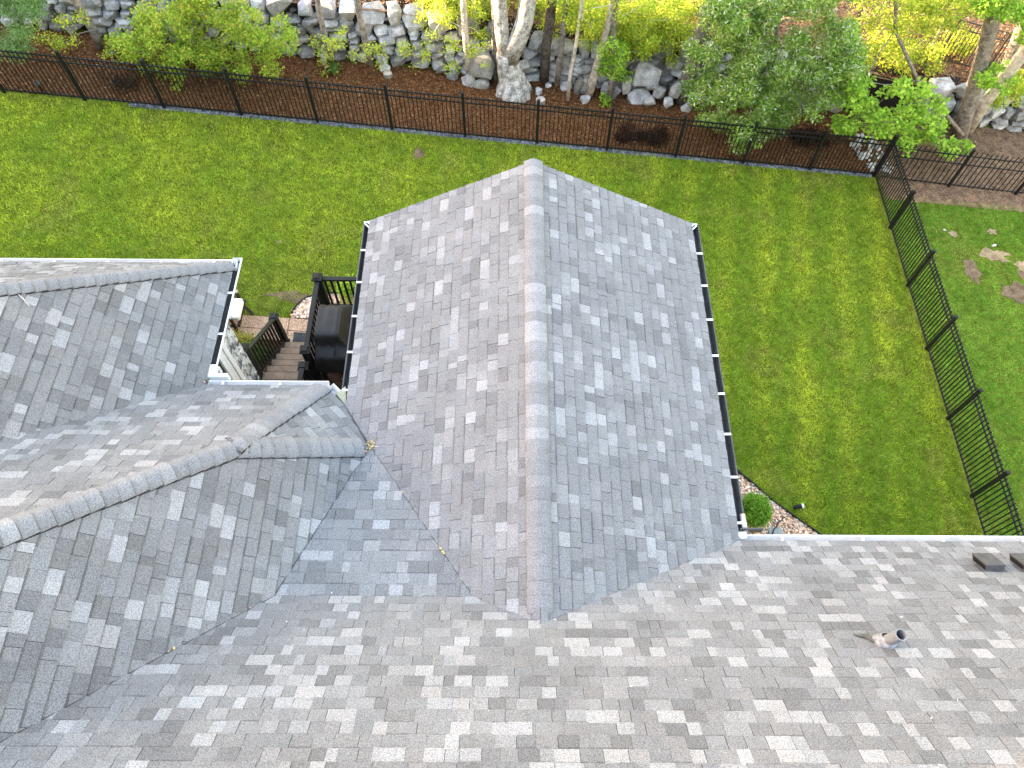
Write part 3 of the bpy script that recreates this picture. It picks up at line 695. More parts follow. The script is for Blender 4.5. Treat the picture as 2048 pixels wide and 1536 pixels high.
for yy in (8.45, 9.10):
    mm = MB(); mm.box((-6.40, yy-.035, cz+.55), (-5.58, yy+.035, cz+.585)); mm.build('armrest', M_TAUPE, ch, bevel=.005)
    for xx in (-5.62, -6.36):
        mm = MB(); mm.bar((xx, yy, cz), (xx, yy, cz+.55), .05, .05); mm.build('leg', M_DKWOOD, ch)
    mm = MB(); mm.bar((-6.36, yy, cz+.27), (-5.62, yy, cz+.27), .04, .05); mm.build('seat_rail', M_DKWOOD, ch)
mm = MB(); mm.bar((-5.53, 8.45, cz+.27), (-5.53, 9.1, cz+.27), .05, .05); mm.build('front_rail', M_DKWOOD, ch)
mm = MB(); mm.bar((-5.56, 9.0, cz+.27), (-5.40, 8.92, cz), .05, .04); mm.build('leg', M_DKWOOD, ch)

# ------------------------------------------------------------------ pebble beds and edging
def icopts(r_, n=12):
    pts = []
    for i in range(n):
        a = math.acos(1-2*(i+.5)/n); b = i*2.39996+r_.random()*.5
        k = r_.uniform(.85, 1.1); pts.append((math.sin(a)*math.cos(b)*k, math.sin(a)*math.sin(b)*k, math.cos(a)*k))
    return pts
def hull(pts):
    bm = bmesh.new()
    for p in pts: bm.verts.new(p)
    bmesh.ops.convex_hull(bm, input=bm.verts); loose = [v for v in bm.verts if not v.link_faces]
    for v in loose: bm.verts.remove(v)
    bmesh.ops.triangulate(bm, faces=bm.faces); bm.verts.index_update()
    V = np.array([v.co[:] for v in bm.verts]); Fc = np.array([[v.index for v in f.verts] for f in bm.faces]); bm.free(); return V, Fc
r_p = random.Random(2); PROT = [hull(icopts(r_p, 12)) for _ in range(6)]
PCOL = 1.15*np.array([(.52, .36, .23), (.60, .45, .33), (.45, .27, .16), (.62, .52, .43), (.36, .25, .18), (.55, .40, .32), (.68, .60, .52), (.30, .22, .17), (.58, .36, .24)])
def pebbles(name, pts, size, label, seed=1, pal=PCOL, zf=g0, squash=.6):
    r = np.random.default_rng(seed); Vs = []; Fs = []; Cs = []; n = 0
    for x, y in pts:
        V, Fc = PROT[r.integers(6)]; s = size*r.uniform(.6, 1.45); a = r.uniform(0, 6.28)
        W = V*np.array([s*r.uniform(.9, 1.5), s, s*squash]); c, q = math.cos(a), math.sin(a)
        W = np.c_[W[:, 0]*c-W[:, 1]*q+x, W[:, 0]*q+W[:, 1]*c+y, W[:, 2]+float(zf(x, y))+.02+r.uniform(0, .02)]
        Vs.append(W); Fs.append(Fc+n); n += len(W)
        cc = pal[r.integers(len(pal))]*r.uniform(.8, 1.2); Cs.append(np.tile(cc, (len(Fc), 1)))
    o = np_mesh(name, np.concatenate(Vs), np.concatenate(Fs), np.clip(np.concatenate(Cs), 0, .85), M_PEBB, smooth=True)
    tag(o, label, 'pebbles', kind='stuff'); return o
def inpoly(x, y, poly):
    ins = np.zeros(np.shape(x), bool); j = len(poly)-1
    for i in range(len(poly)):
        xi, yi = poly[i]; xj, yj = poly[j]
        cnd = ((yi > y) != (yj > y)) & (x < (xj-xi)*(y-yi)/(yj-yi+1e-12)+xi); ins ^= cnd; j = i
    return ins
def fill(poly, n, seed):
    r = np.random.default_rng(seed); p = np.array(poly); lo, hi = p.min(0), p.max(0)
    q = lo+(hi-lo)*r.random((n, 2)); return q[inpoly(q[:, 0], q[:, 1], poly)]
def edge_at(px, py, dz=0):
    d = ray(px, py); t = (dz-CAMZ)/(d[2]+.1132*d[0]-.0193*d[1]); q = CPOS+d*t; return (q[0], q[1])
edgeR = [edge_at(*p) for p in ((1468, 938), (1482, 950), (1500, 964), (1520, 981), (1545, 1003), (1572, 1023), (1600, 1043), (1625, 1060), (1650, 1078), (1690, 1105))]
bedR = edgeR + [(edgeR[-1][0], 2.3), (2.3, 2.3), (2.3, edgeR[0][1]+.4), (edgeR[0][0]-.4, edgeR[0][1]+.4)]
edgeL = [edge_at(*p) for p in ((584, 629), (588, 622), (594, 614), (602, 606), (612, 599), (622, 595), (640, 591), (668, 588), (700, 589), (730, 592))]
bedL = edgeL + [(edgeL[-1][0], 8.3), (-3.3, 8.3), (-3.3, 8.95), (edgeL[0][0], 8.95)]
def edging(name, pts, label):
    mm = MB()
    for a, b in zip(pts[:-1], pts[1:]):
        mm.bar((a[0], a[1], float(g0(*a))+.03), (b[0], b[1], float(g0(*b))+.03), .022, .09)
    tag(mm.build(name, M_EDGE), label, 'edging')
edging('garden_edging', edgeR, 'black plastic edging curving round the pebble bed with the globe shrub')
edging('garden_edging', edgeL, 'black plastic edging curving round the pebble bed beside the deck')
for nm, poly in (('pebble_bed', bedR), ('pebble_bed', bedL)):
    mm = MB(); n = len(poly); mm.add([(x, y, float(g0(x, y))+.012) for x, y in poly], [tuple(range(n))]); tag(mm.build(nm, M_PATIO), kind='structure')
qR = fill(bedR, 26000, 5); qR = qR[(qR[:, 0] > 3.3) & (qR[:, 1] > 3.2)]
pebbles('pebbles', qR, .019, 'tan and pink river pebbles round the globe shrub', 4)
pebbles('pebbles', fill(bedL, 3600, 6), .026, 'tan and white river pebbles beside the deck stairs', 5)
# stone slab with a cable, spotlight
sx, sy = edge_at(1548, 1066)
slb = MB(); slb.add([(sx-.17, sy-.25, float(g0(sx, sy))+.0), (sx+.15, sy-.25, float(g0(sx, sy))), (sx+.15, sy+.10, float(g0(sx, sy))), (sx-.11, sy+.09, float(g0(sx, sy))), (sx-.17, sy-.25, float(g0(sx, sy))+.075), (sx+.15, sy-.25, float(g0(sx, sy))+.075), (sx+.15, sy+.10, float(g0(sx, sy))+.075), (sx-.11, sy+.09, float(g0(sx, sy))+.075)], [(4, 5, 6, 7), (0, 1, 5, 4), (1, 2, 6, 5), (2, 3, 7, 6), (3, 0, 4, 7)])
tag(slb.build('stone_slab', M_SLATE, bevel=.008), 'flat grey stone slab lying in the pebble bed by the white gutter', 'slab')
zc = float(g0(sx, sy))+.085
cb = MB(); cb.tube([(sx-.22, sy-.18, zc-.06), (sx-.14, sy-.12, zc), (sx-.07, sy-.06, zc), (sx-.02, sy+.05, zc), (sx+.03, sy+.085, zc), (sx+.1, sy+.2, zc-.05), (sx+.4, sy+.42, zc-.09)], [.011]*7, 6)
tag(cb.build('cable', M_EDGE), 'thin black cable crossing the grey stone slab', 'cable')
px_, py_ = edge_at(1588, 1020); zz = float(g0(px_, py_))
sp = empty('garden_spotlight', 'small black garden spotlight with pale lens at the lawn edge', 'spotlight')
mm = MB(); mm.tube([(px_, py_, zz-.02), (px_, py_, zz+.14)], [.012, .012], 8); mm.build('stake', M_BLK, sp)
mm = MB(); mm.tube([(px_-.07, py_, zz+.15), (px_-.02, py_, zz+.17), (px_+.09, py_+.01, zz+.20)], [.028, .042, .05], 12); mm.build('lamp_housing', M_BLK, sp)
mm = MB(); mm.tube([(px_+.091, py_+.01, zz+.2003), (px_+.125, py_+.012, zz+.209)], [.05, .05], 12); mm.build('lens_ring', M_WHITE, sp)

# ------------------------------------------------------------------ fences
def fence(name, label, a, b, n_panel, mt, height=1.36, npick=17, spear=.07, rails=(.09, 1.06, 1.20), post_h=1.36, pw=.018, first=True, last=True, zf=g0, post=.066):
    root = empty(name, label, 'fence')
    a, b = Vector((*a, 0)), Vector((*b, 0)); d = (b-a)/n_panel
    Z = lambda p: float(zf(p.x, p.y))
    pm = bpy.data.meshes.new('picket'); w = pw/2; h = rails[-1]+spear
    vv = [(-w, -w, .05), (w, -w, .05), (w, w, .05), (-w, w, .05), (-w, -w, h-.03), (w, -w, h-.03), (w, w, h-.03), (-w, w, h-.03), (0, 0, h)]
    pm.from_pydata(vv, [], [(3, 2, 1, 0), (0, 1, 5, 4), (1, 2, 6, 5), (2, 3, 7, 6), (3, 0, 4, 7), (4, 5, 8), (5, 6, 8), (6, 7, 8), (7, 4, 8)]); pm.materials.append(mt)
    tm = MB(); p_ = post/2; tm.box((-p_, -p_, -.05), (p_, p_, post_h-.03)); tm.box((-p_-.006, -p_-.006, post_h-.03), (p_+.006, p_+.006, post_h-.012)); tm.add([(-p_, -p_, post_h-.012), (p_, -p_, post_h-.012), (p_, p_, post_h-.012), (-p_, p_, post_h-.012), (0, 0, post_h+.012)], [(0, 1, 4), (1, 2, 4), (2, 3, 4), (3, 0, 4)])
    t0 = tm.build('post', mt, root); pmesh = t0.data; bpy.data.objects.remove(t0)
    for i in range(n_panel+1):
        if (i == 0 and not first) or (i == n_panel and not last): continue
        p = a+d*i; o = bpy.data.objects.new('post', pmesh); o.location = (p.x, p.y, Z(p)); link(o, root)
    dn = d.normalized()
    for i in range(n_panel):
        p, q = a+d*i, a+d*(i+1)
        for rh in rails:
            mm = MB(); mm.bar((p.x+dn.x*.02, p.y+dn.y*.02, Z(p)+rh), (q.x-dn.x*.02, q.y-dn.y*.02, Z(q)+rh), .026, .030); mm.build('rail', mt, root)
        for k in range(1, npick+1):
            c = p+d*(k/(npick+1)); o = bpy.data.objects.new('picket', pm); o.location = (c.x, c.y, Z(c)+random.uniform(-.004, .004)); link(o, root)
    return root
FX0, FX1, FY = -12.15, 9.85, 14.78
fence('back_fence', 'long black metal fence along the back of the lawn, below the mulch bed', (FX0, FY), (FX1, FY), 12, M_BLK)
fence('side_fence', 'black metal fence running from the corner post down the right side of the lawn', (FX1, FY), (FX1-.03, FY-1.825*6), 6, M_BLK, first=False, pw=.020)
fence('neighbour_fence', 'black spear-topped fence between the mulch strip and the neighbouring lawn, right of the corner', (FX1+.15, FY-.1), (FX1+.15+1.95*4, FY-.3), 4, M_BLK, npick=13, spear=.17, rails=(.10, .82, 1.10), first=False, pw=.018, post=.06, post_h=1.34)
cp = MB(); cp.box((FX1-.045, FY-.045, float(g0(FX1, FY))-.1), (FX1+.045, FY+.045, float(g0(FX1, FY))+1.40))
tag(cp.build('corner_post', M_BLK, bevel=.006), 'thick black corner post where the two fences meet', 'fence post')
# low mow strip under the back fence
mm = MB()
for i in range(60):
    x0 = -9.3+i*(9.8+9.3)/60; x1 = x0+(9.8+9.3)/60-.006
    mm.add([(x0, FY-.075, float(g0(x0, FY))+.004), (x1, FY-.075, float(g0(x1, FY))+.004), (x1, FY+.03, float(g0(x1, FY))+.03), (x0, FY+.03, float(g0(x0, FY))+.03)], [(0, 1, 2, 3)])
tag(mm.build('mow_strip', M_CONC), kind='structure')
hz = lambda x, y: hill_z(x, y)
fence('hillside_fence', 'sunlit metal fence panels on the slope behind the stone wall', tuple(aty(1745, 150, 18.6)[:2]), tuple(aty(2060, 176, 18.2)[:2]), 3, mat('tan_lit_fence', (.055, .042, .03), .45, spec=.5), npick=13, spear=-.01, rails=(.08, 1.02, 1.25), zf=hz, post_h=1.32, pw=.018, post=.06)  # black metal, the tan of low sunlight mixed into its base colour

# ------------------------------------------------------------------ dry stone wall
wall = empty('stone_wall', 'old dry stone retaining wall of grey boulders behind the mulch bed', 'wall')
r_w = random.Random(21)
core = MB(); xsW = np.linspace(-15, 18, 67)
for x in xsW:
    zb = float(g0(x, WALL_Y)); core.v += [(x, WALL_Y+.22, zb-.1), (x, WALL_Y+.30, zb+float(wall_h(x))-.10), (x, WALL_Y+.9, zb+float(wall_h(x))-.05)]
for i in range(66):
    a_ = 3*i; core.f += [(a_, a_+3, a_+4, a_+1), (a_+1, a_+4, a_+5, a_+2)]; core.c += [(1, 1, 1)]*2; core.mi += [0, 0]
core.build('wall_core', M_DARKSOIL, wall)
SPROT = []
for i in range(14):
    pts = []
    for _ in range(22):
        p = [r_w.uniform(-1, 1) for _ in range(3)]
        k = (abs(p[0])**3.2+abs(p[1])**3.2+abs(p[2])**3.2)**(1/3.2); s = r_w.uniform(.9, 1.0)/k; pts.append([c*s for c in p])
    SPROT.append(hull(pts))
nst = 0
def stone(x, y, z, sx, sy, sz, tilt=.15, parent=wall, name='stone', base=None):
    global nst
    V, Fc = r_w.choice(SPROT)
    M_ = Matrix.Rotation(r_w.uniform(-tilt, tilt), 3, 'X') @ Matrix.Rotation(r_w.uniform(-tilt, tilt), 3, 'Y') @ Matrix.Rotation(r_w.uniform(-.3, .3), 3, 'Z')
    W = (V*np.array([sx, sy, sz])) @ np.array(M_).T + np.array([x, y, z])
    cv = 1.12*(base or r_w.choice((.17, .22, .27, .31, .34, .38)))*r_w.uniform(.9, 1.1)
    cc = (cv*1.0, cv*r_w.uniform(.97, 1.0), cv*r_w.uniform(.93, 1.03))
    mm = MB(); mm.add(W.tolist(), Fc.tolist(), cc); nst += 1
    return mm.build(name, M_STONE, parent, tint=True)
x = -13.6
lanes = []
row_z = {}
# coursed rubble: several uneven rows whose stones grow towards the top
def wall_rows(x0, x1):
    h = [.0]; 
    xx = x0
    frac = [(0, .19), (.19, .37), (.37, .54), (.54, .72)] if x0 < 6 else [(0, .35), (.35, .7)]
    for fr0, fr1 in frac:
        xx = x0-r_w.random()*.3
        while xx < x1:
            w = r_w.uniform(.27, .58); H = float(wall_h(xx+w/2)); zb = float(g0(xx, WALL_Y))
            if r_w.random() < .12:        # two thin stones in one course
                for q in (.0, .5):
                    hh = H*(fr1-fr0)*.5
                    stone(xx+w/2, WALL_Y+.14+.05*r_w.random()+.05*fr0, zb+H*fr0+hh*(q*2+.5), w*.52, .22, hh*.56, .06)
            else:
                hh = H*(fr1-fr0); stone(xx+w/2, WALL_Y+.13+.07*r_w.random()+.06*fr0, zb+H*fr0+hh*.5, w*.53, .24, hh*.56, .12)
            xx += w
    xx = x0
    while xx < x1:                         # capstones
        w = r_w.uniform(.34, .8); H = float(wall_h(xx+w/2)); zb = float(g0(xx, WALL_Y)); hh = H*.34*r_w.uniform(.8, 1.15)
        stone(xx+w/2, WALL_Y+.30+.1*r_w.random(), zb+H*.70+hh*.45, w*.52, .34, hh*.56, .2, base=r_w.choice((.26, .32, .36, .24)))
        xx += w*.98
wall_rows(-12.6, 6.3); wall_rows(6.4, 9.2)
wall_rows(11.6, 16.2)
# big single blocks leaning on the wall
for px, py, Y, s in ((965, 130, 16.85, (.38, .28, .5)), (938, 165, 16.75, (.2, .16, .2)), (962, 168, 16.7, (.24, .16, .16)), (1290, 150, 17.0, (.45, .3, .4)), (1275, 205, 16.75, (.35, .25, .22)), (1155, 195, 16.8, (.13, .12, .3)), (1170, 185, 16.85, (.14, .12, .32)), (1232, 185, 16.7, (.16, .14, .26)), (1252, 170, 16.8, (.14, .14, .3)), (1300, 203, 16.65, (.18, .16, .17)), (1318, 185, 16.75, (.2, .16, .2)), (1335, 205, 16.6, (.15, .14, .15)), (1350, 180, 16.75, (.18, .16, .24)), (1306, 172, 16.85, (.2, .16, .16)), (1372, 215, 16.6, (.16, .14, .14)), (1212, 178, 16.85, (.15, .12, .26)), (1130, 178, 16.95, (.2, .14, .14)), (1045, 130, 17.0, (.2, .14, .12)), (905, 150, 16.9, (.18, .14, .12)), (884, 140, 16.95, (.16, .14, .1))):
    p = aty(px, py, Y); stone(p[0], p[1], max(p[2], float(g0(p[0], p[1]))+s[2]*.6), *s, .15)

ck = MB()
for _ in range(900):
    x_ = r_w.uniform(-12.6, 9.2) if r_w.random() < .85 else r_w.uniform(11.6, 16.2); H = float(wall_h(x_)); t_ = r_w.random()**.8*.8; V, Fc = r_w.choice(SPROT); s_ = r_w.uniform(.05, .11)
    W_ = V*np.array([s_*1.3, s_, s_*.8])+np.array([x_, WALL_Y+.20+.08*t_, float(g0(x_, WALL_Y))+H*t_+.03]); cv = r_w.uniform(.16, .36)
    ck.add(W_.tolist(), Fc.tolist(), (cv, cv*.99, cv*.97))
tag(ck.build('chinking_stones', M_STONE, wall, tint=True), kind='stuff')
# loose boulders and logs on the mulch
for i, (px, py, s, lab) in enumerate((
    (770, 138, (.16, .12, .10), 'flat pale boulder on the mulch behind the back fence'),
    (1097, 174, (.10, .10, .09), 'small round cream stone on the mulch right of the big trunk'),
    (1077, 188, (.11, .10, .14), 'grey stone with a pale side standing behind the fence, below the big trunk'),
    (1172, 203, (.17, .14, .12), 'grey wedge-shaped stone on the mulch near the pale leaning trunk'),
    (227, 107, (.07, .06, .04), 'tiny white stone on the mulch at the far left'),
    (1888, 461, (.045, .035, .035), 'small white rock on the neighbouring lawn'),
    (1987, 492, (.075, .03, .035), 'long pale rock on the bare patch of the neighbouring lawn'),
    (648, 122, (.08, .08, .16), 'upright pale stone at the foot of the wall near a small green plant'))):
    q = edge_at(px, py); o = stone(q[0], q[1], float(g0(*q))+s[2]*.5, *s, .15, parent=None, name='boulder', base=.45); tag(o, lab, 'boulder')
def log_slice(px, py, r, h, lab):
    q = edge_at(px, py); z = float(g0(*q)); mm = MB(); mm.tube([(q[0], q[1], z-.02), (q[0], q[1]+.01, z+h)], [r*1.05, r], 14, wob=.08)
    mm.add([(q[0]+r*.96*math.cos(k*.4488), q[1]+.01+r*.96*math.sin(k*.4488), z+h+.004) for k in range(14)]+[(q[0], q[1], z+h+.05)], [(k, (k+1) % 14, 14) for k in range(14)], mi=1)
    tag(mm.build('tree_stump', [M_BARKG, M_BARKP]), lab, 'stump')
log_slice(776, 152, .12, .08, 'low conical cut stump beside the flat pale boulder')
log_slice(1081, 205, .13, .10, 'low sawn stump just behind the fence below the big trunk')
# white rubble spill by the corner
pts = [edge_at(1690+55*rng.random()+k*.55, 268+k*.9+8*rng.random()) for k in rng.uniform(0, 80, 90)]
pebbles('rubble', pts, .055, 'pale rubble stones spilled on the mulch inside the fence corner', 9, np.array([(.45, .45, .44), (.55, .54, .50), (.36, .36, .36)]))
# path lights
for px, py, lab in ((83, 190, 'small black path light behind the fence at the far left'), (928, 254, 'small dark path light beside a fence post, left of the gable tip')):
    q = edge_at(px, py); z = float(g0(*q)); pl = empty('path_light', lab, 'path light')
    mm = MB(); mm.tube([(q[0], q[1]+.12, z), (q[0], q[1]+.12, z+.22)], [.02, .02], 8); mm.build('stem', M_BLK, pl)
    mm = MB(); mm.tube([(q[0], q[1]+.12, z+.22), (q[0], q[1]+.12, z+.25), (q[0], q[1]+.12, z+.30)], [.075, .075, .03], 12); mm.build('shade', M_VENT, pl)

# ------------------------------------------------------------------ foliage
def leaves(name, clusters, n, size, pal, mt, parent, seed=0, aspect=.55, droop=.0, up=.55, squash=.75, jit=.2, shell=.0):
    """n diamond leaves spread through ellipsoid clusters [(x,y,z,r)]"""
    r = np.random.default_rng(seed); cl = np.array(clusters, float)
    wgt = cl[:, 3]**2; k = r.choice(len(cl), n, p=wgt/wgt.sum())
    d = r.normal(size=(n, 3)); d /= np.linalg.norm(d, axis=1)[:, None]
    rad = r.random(n)**(1/3); rad = rad*(1-shell)+shell
    sub = r.normal(size=(n, 3))*.04
    C = cl[k, :3] + d*(rad*cl[k, 3])[:, None]*np.array([1, 1, squash]) + sub
    nr = r.normal(size=(n, 3)); nr[:, 2] = np.abs(nr[:, 2])+up; nr /= np.linalg.norm(nr, axis=1)[:, None]
    t = r.normal(size=(n, 3)); t[:, 2] -= droop; t -= nr*np.sum(t*nr, 1)[:, None]; t /= np.linalg.norm(t, axis=1)[:, None]
    b = np.cross(nr, t); L = size*r.uniform(.6, 1.35, n)[:, None]; W = L*aspect
    p0 = C; p1 = C+t*L*.5+b*W*.5+nr*L*.08; p2 = C+t*L; p3 = C+t*L*.5-b*W*.5+nr*L*.08
    V = np.stack([p0, p1, p2, p3], 1).reshape(-1, 3); i4 = np.arange(n)*4
    Fc = np.concatenate([np.stack([i4, i4+1, i4+2], 1), np.stack([i4, i4+2, i4+3], 1)])
    pal = np.array(pal, float); cj = pal[(r.integers(len(pal), size=n) + (k*7 % len(pal))*(r.random(n) < .5)) % len(pal)]*r.uniform(1-jit, 1+jit, (n, 1))
    return np_mesh(name, V, Fc, np.concatenate([cj, cj]), mt, parent)
def spray(r, centre, R_, n, rr, flat=.7):
    out = []
    for _ in range(n):
        a = r.uniform(0, 6.28); d = R_*math.sqrt(r.random()); out.append((centre[0]+d*math.cos(a), centre[1]+d*math.sin(a)*.8, centre[2]+R_*flat*r.uniform(-1, 1)*(1-.5*d/R_), rr*r.uniform(.6, 1.3)))
    return out
YG = [(.40, .49, .020), (.31, .45, .016), (.52, .55, .028), (.23, .37, .014), (.47, .48, .018)]
GR_ = [(.10, .20, .03), (.14, .26, .04), (.07, .15, .025), (.18, .30, .05)]
DG = [(.15, .28, .030), (.20, .34, .035), (.10, .20, .020), (.25, .39, .045), (.30, .42, .06), (.13, .24, .025)]
BG = [(.24, .42, .02), (.31, .50, .025), (.18, .34, .018), (.38, .55, .04)]
r_t = random.Random(99)
def twigs(bm_, clusters, anchors, seed, r0=.016):
    tr = random.Random(seed); todo = [Vector(c[:3]) for c in clusters]; have = [(a, 0) for a in anchors]
    todo.sort(key=lambda q: min((a-q).length for a in anchors))
    for q in todo:
        a_, lv = min(have, key=lambda h: (h[0]-q).length + .05*h[1])
        if (a_-q).length > 40: have.append((q, 3)); continue
        mid = (a_+q)/2+Vector((tr.uniform(-.06, .06), tr.uniform(-.06, .06), tr.uniform(-.05, .08))); r = r0*.8**lv
        bm_.tube([a_, mid, q], [r, r*.8, r*.55], 5, cap=False); have.append((q, lv+1))
def tree(name, label, stems, bark, clusters, n, size, pal, mt=None, seed=1, group=None, twig=True, **kw):
    root = empty(name, label, 'tree', group)
    mm = MB()
    for pts, rad in stems: mm.tube(pts, rad, 12, wob=.10)
    mm.build('trunk', bark, root, smooth=True)
    if clusters:
        if twig:
            bm_ = MB(); twigs(bm_, clusters, [Vector(p) for pts, _ in stems for p in pts[1:]], seed)
            if bm_.v: tag(bm_.build('branches', bark, root, smooth=True), kind='stuff')
        leaves('crown', clusters, n, size, pal, mt or M_LEAF, root, seed, **kw)
    return root
def stem(pxs, Y, r0, r1, rise=0, dy=0.0):
    """trunk axis through picture points at depth Y (+dy per point), carried on above the frame"""
    pts = [tuple(aty(px, py, Y+dy*i)) for i, (px, py) in enumerate(pxs)]
    if rise:
        a, b = Vector(pts[-2]), Vector(pts[-1]); d = (b-a).normalized(); d = (d+Vector((0, 0, .8))).normalized()
        pts += [tuple(b+d*rise*.5), tuple(b+d*rise)]
    n = len(pts); return pts, [r0+(r1-r0)*(i/(n-1))**.7 for i in range(n)]
def cl_px(lst):      # (px, py, Y, r)
    return [(*aty(px, py, Y), r) for px, py, Y, r in lst]
def scatter_px(r, x0, x1, y0, y1, Y0, Y1, n, rr, poly=None):
    out = []
    while len(out) < n:
        px, py = r.uniform(x0, x1), r.uniform(y0, y1)
        if poly is not None and not bool(inpoly(np.array(px), np.array(py), poly)): continue
        out.append((*aty(px, py, r.uniform(Y0, Y1)), rr*r.uniform(.6, 1.35)))
    return out
# big silver trunk
b0 = Vector((.06, 16.62, .28))
big = [([b0+Vector((0, 0, -.1)), b0+Vector((0, 0, .12)), b0+Vector((-.02, .02, .45)), Vector(aty(1016, 130, 16.65)), Vector(aty(1014, 105, 16.68))], [.56, .45, .35, .30, .29]),
       stem([(1012, 118), (1004, 70), (1000, 20), (998, -40)], 16.70, .19, .15, 5), stem([(1018, 120), (1036, 80), (1050, 40), (1058, -10), (1064, -60)], 16.62, .24, .19, 5)]
for a_ in (-2.6, -2.0, -1.2, -.5, .2):
    d = Vector((math.cos(a_), math.sin(a_), 0)); big.append(([b0+d*.22+Vector((0, 0, .42)), b0+d*.40+Vector((0, 0, .10)), b0+d*.52+Vector((0, 0, -.12))], [.11, .12, .05]))
topc = [(x, y, z, 1.3) for x, y, z in ((-1.5, 16, 9), (0, 17.5, 10.5), (1.8, 16.5, 9.5), (.5, 18, 8.5), (2.5, 18, 11))]
tree('silver_maple_tree', 'massive pale grey forked tree trunk in front of the stone wall', big, M_BARKW, topc, 7000, .12, GR_, seed=3, twig=False)
# slimmer trunks along the wall, left to right
def pole(label, pxs, Y, r0, r1, bark, cl, n, pal, seed, rise=4, size=.07, group='slim trunks along the stone wall', **kw):
    tree('woodland_tree', label, [stem(pxs, Y, r0, r1, rise)], bark, cl, n, size, pal, seed=seed, group=group, **kw)
rr_ = random.Random(17)
pole('brown leaning trunk crossing the wall at the far left', [(200, 94), (186, 60), (165, 25), (140, -15)], 16.55, .11, .09, M_BARKG, scatter_px(rr_, 70, 170, 20, 90, 15.9, 16.6, 14, .14), 900, YG, 31, size=.06)
pole('thin trunk in front of the wall right of the yellow-green shrub', [(664, 116), (652, 80), (640, 30), (632, -20)], 16.7, .075, .06, M_BARKG, scatter_px(rr_, 615, 690, 60, 150, 16.0, 16.6, 16, .13), 800, YG, 32, size=.055)
pole('grey knotted trunk crossing the middle of the wall', [(742, 132), (732, 90), (722, 45), (714, 0), (706, -40)], 16.6, .085, .07, M_BARKG, scatter_px(rr_, 700, 900, 75, 145, 15.9, 16.6, 26, .14), 1300, YG, 33, size=.055)
pole('short trunk half hidden by yellow leaves left of the slim straight trunk', [(940, 152), (934, 110), (930, 60), (926, -10)], 16.85, .09, .07, M_BARKP, scatter_px(rr_, 840, 985, -10, 75, 16.7, 17.8, 30, .18)+scatter_px(rr_, 905, 975, 90, 140, 16.2, 16.6, 12, .12), 4200, YG, 34, size=.06)
pole('slim straight trunk just left of the massive pale trunk', [(993, 160), (991, 110), (992, 50), (990, -30)], 16.95, .115, .10, M_BARKG, topc[:2], 1500, YG, 35, twig=False)
pole('dark rough trunk just right of the massive pale trunk', [(1088, 160), (1092, 100), (1100, 40), (1106, -20)], 16.95, .13, .11, M_BARKD, topc[2:4], 1500, YG, 36, twig=False)
pole('thin dappled trunk between the dark trunk and the white leaning one', [(1114, 170), (1120, 120), (1128, 50), (1132, -10)], 16.8, .075, .06, M_BARKG, scatter_px(rr_, 1085, 1260, -10, 75, 16.6, 17.8, 34, .22), 5200, YG, 37, size=.065)
pole('slender white leaning trunk with bare base', [(1135, 201), (1140, 150), (1150, 100), (1162, 20), (1166, -20)], 16.4, .05, .04, M_BARKP, scatter_px(rr_, 1150, 1310, 0, 105, 16.2, 17.3, 34, .2), 4600, YG, 38, size=.065)
pole('peeling pale trunk leaning right against the wall', [(1178, 188), (1188, 150), (1200, 110), (1214, 60), (1230, -10)], 16.7, .12, .07, M_BARKP, scatter_px(rr_, 1210, 1355, 0, 120, 16.5, 17.6, 36, .2), 5000, YG, 39, size=.065)
pole('grey trunk topped by bright green leaves near the boulders', [(1219, 194), (1222, 160), (1226, 120), (1228, 60)], 16.55, .07, .05, M_BARKG, scatter_px(rr_, 1195, 1262, 70, 160, 16.0, 16.8, 16, .17), 2200, BG, 40, size=.065)
pole('stout leaning trunk left of the glossy dark green tree', [(1362, 205), (1376, 150), (1395, 90), (1420, 20), (1436, -30)], 16.9, .19, .16, M_BARKG, scatter_px(rr_, 1290, 1420, -10, 95, 16.7, 17.9, 30, .23), 4200, YG, 41, size=.07)
pole('thick brown trunk standing above the wall top', [(793, 24), (792, 0), (791, -40)], 18.2, .18, .17, M_BARKG, topc[:1], 700, YG, 42, twig=False)
pole('tall grey trunk rising at the upper right in front of the far fence', [(1915, 285), (1935, 220), (1955, 150), (1975, 80), (1998, -10)], 16.6, .21, .17, M_BARKG, topc[2:3], 700, YG, 43, twig=False)
pole('pale trunk at the right edge leaning away from the wall', [(1935, 262), (1975, 200), (2020, 140), (2060, 90)], 16.75, .15, .17, M_BARKP, topc[2:3], 700, YG, 44, twig=False, rise=2)
pole('shaded trunk behind the pale leaning one at the right edge', [(1985, 200), (2010, 140), (2040, 60), (2056, 20)], 17.6, .14, .13, M_BARKG, topc[2:3], 600, YG, 45, twig=False, rise=2)
pole('thin grey sapling in front of the far sunlit fence', [(1848, 135), (1870, 80), (1900, 20), (1912, -10)], 17.9, .045, .04, M_BARKG, scatter_px(rr_, 1690, 1870, -10, 150, 16.4, 17.8, 46, .22), 4200, YG, 46, size=.07, rise=2)
pole('thin crooked trunk under a sunlit yellow-green crown left of the far fence', [(1690, 190), (1706, 130), (1716, 60), (1722, -10)], 17.3, .05, .04, M_BARKG, scatter_px(rr_, 1700, 1930, -30, 62, 16.0, 17.3, 48, .22), 6200, YG, 47, size=.07, rise=2)
pole('slim sapling with bright leaves at the top right corner', [(2040, 120), (2044, 60), (2050, -10)], 16.9, .04, .035, M_BARKG, scatter_px(rr_, 1945, 2065, -30, 40, 15.8, 16.8, 30, .2), 3600, BG, 48, size=.085, rise=2)
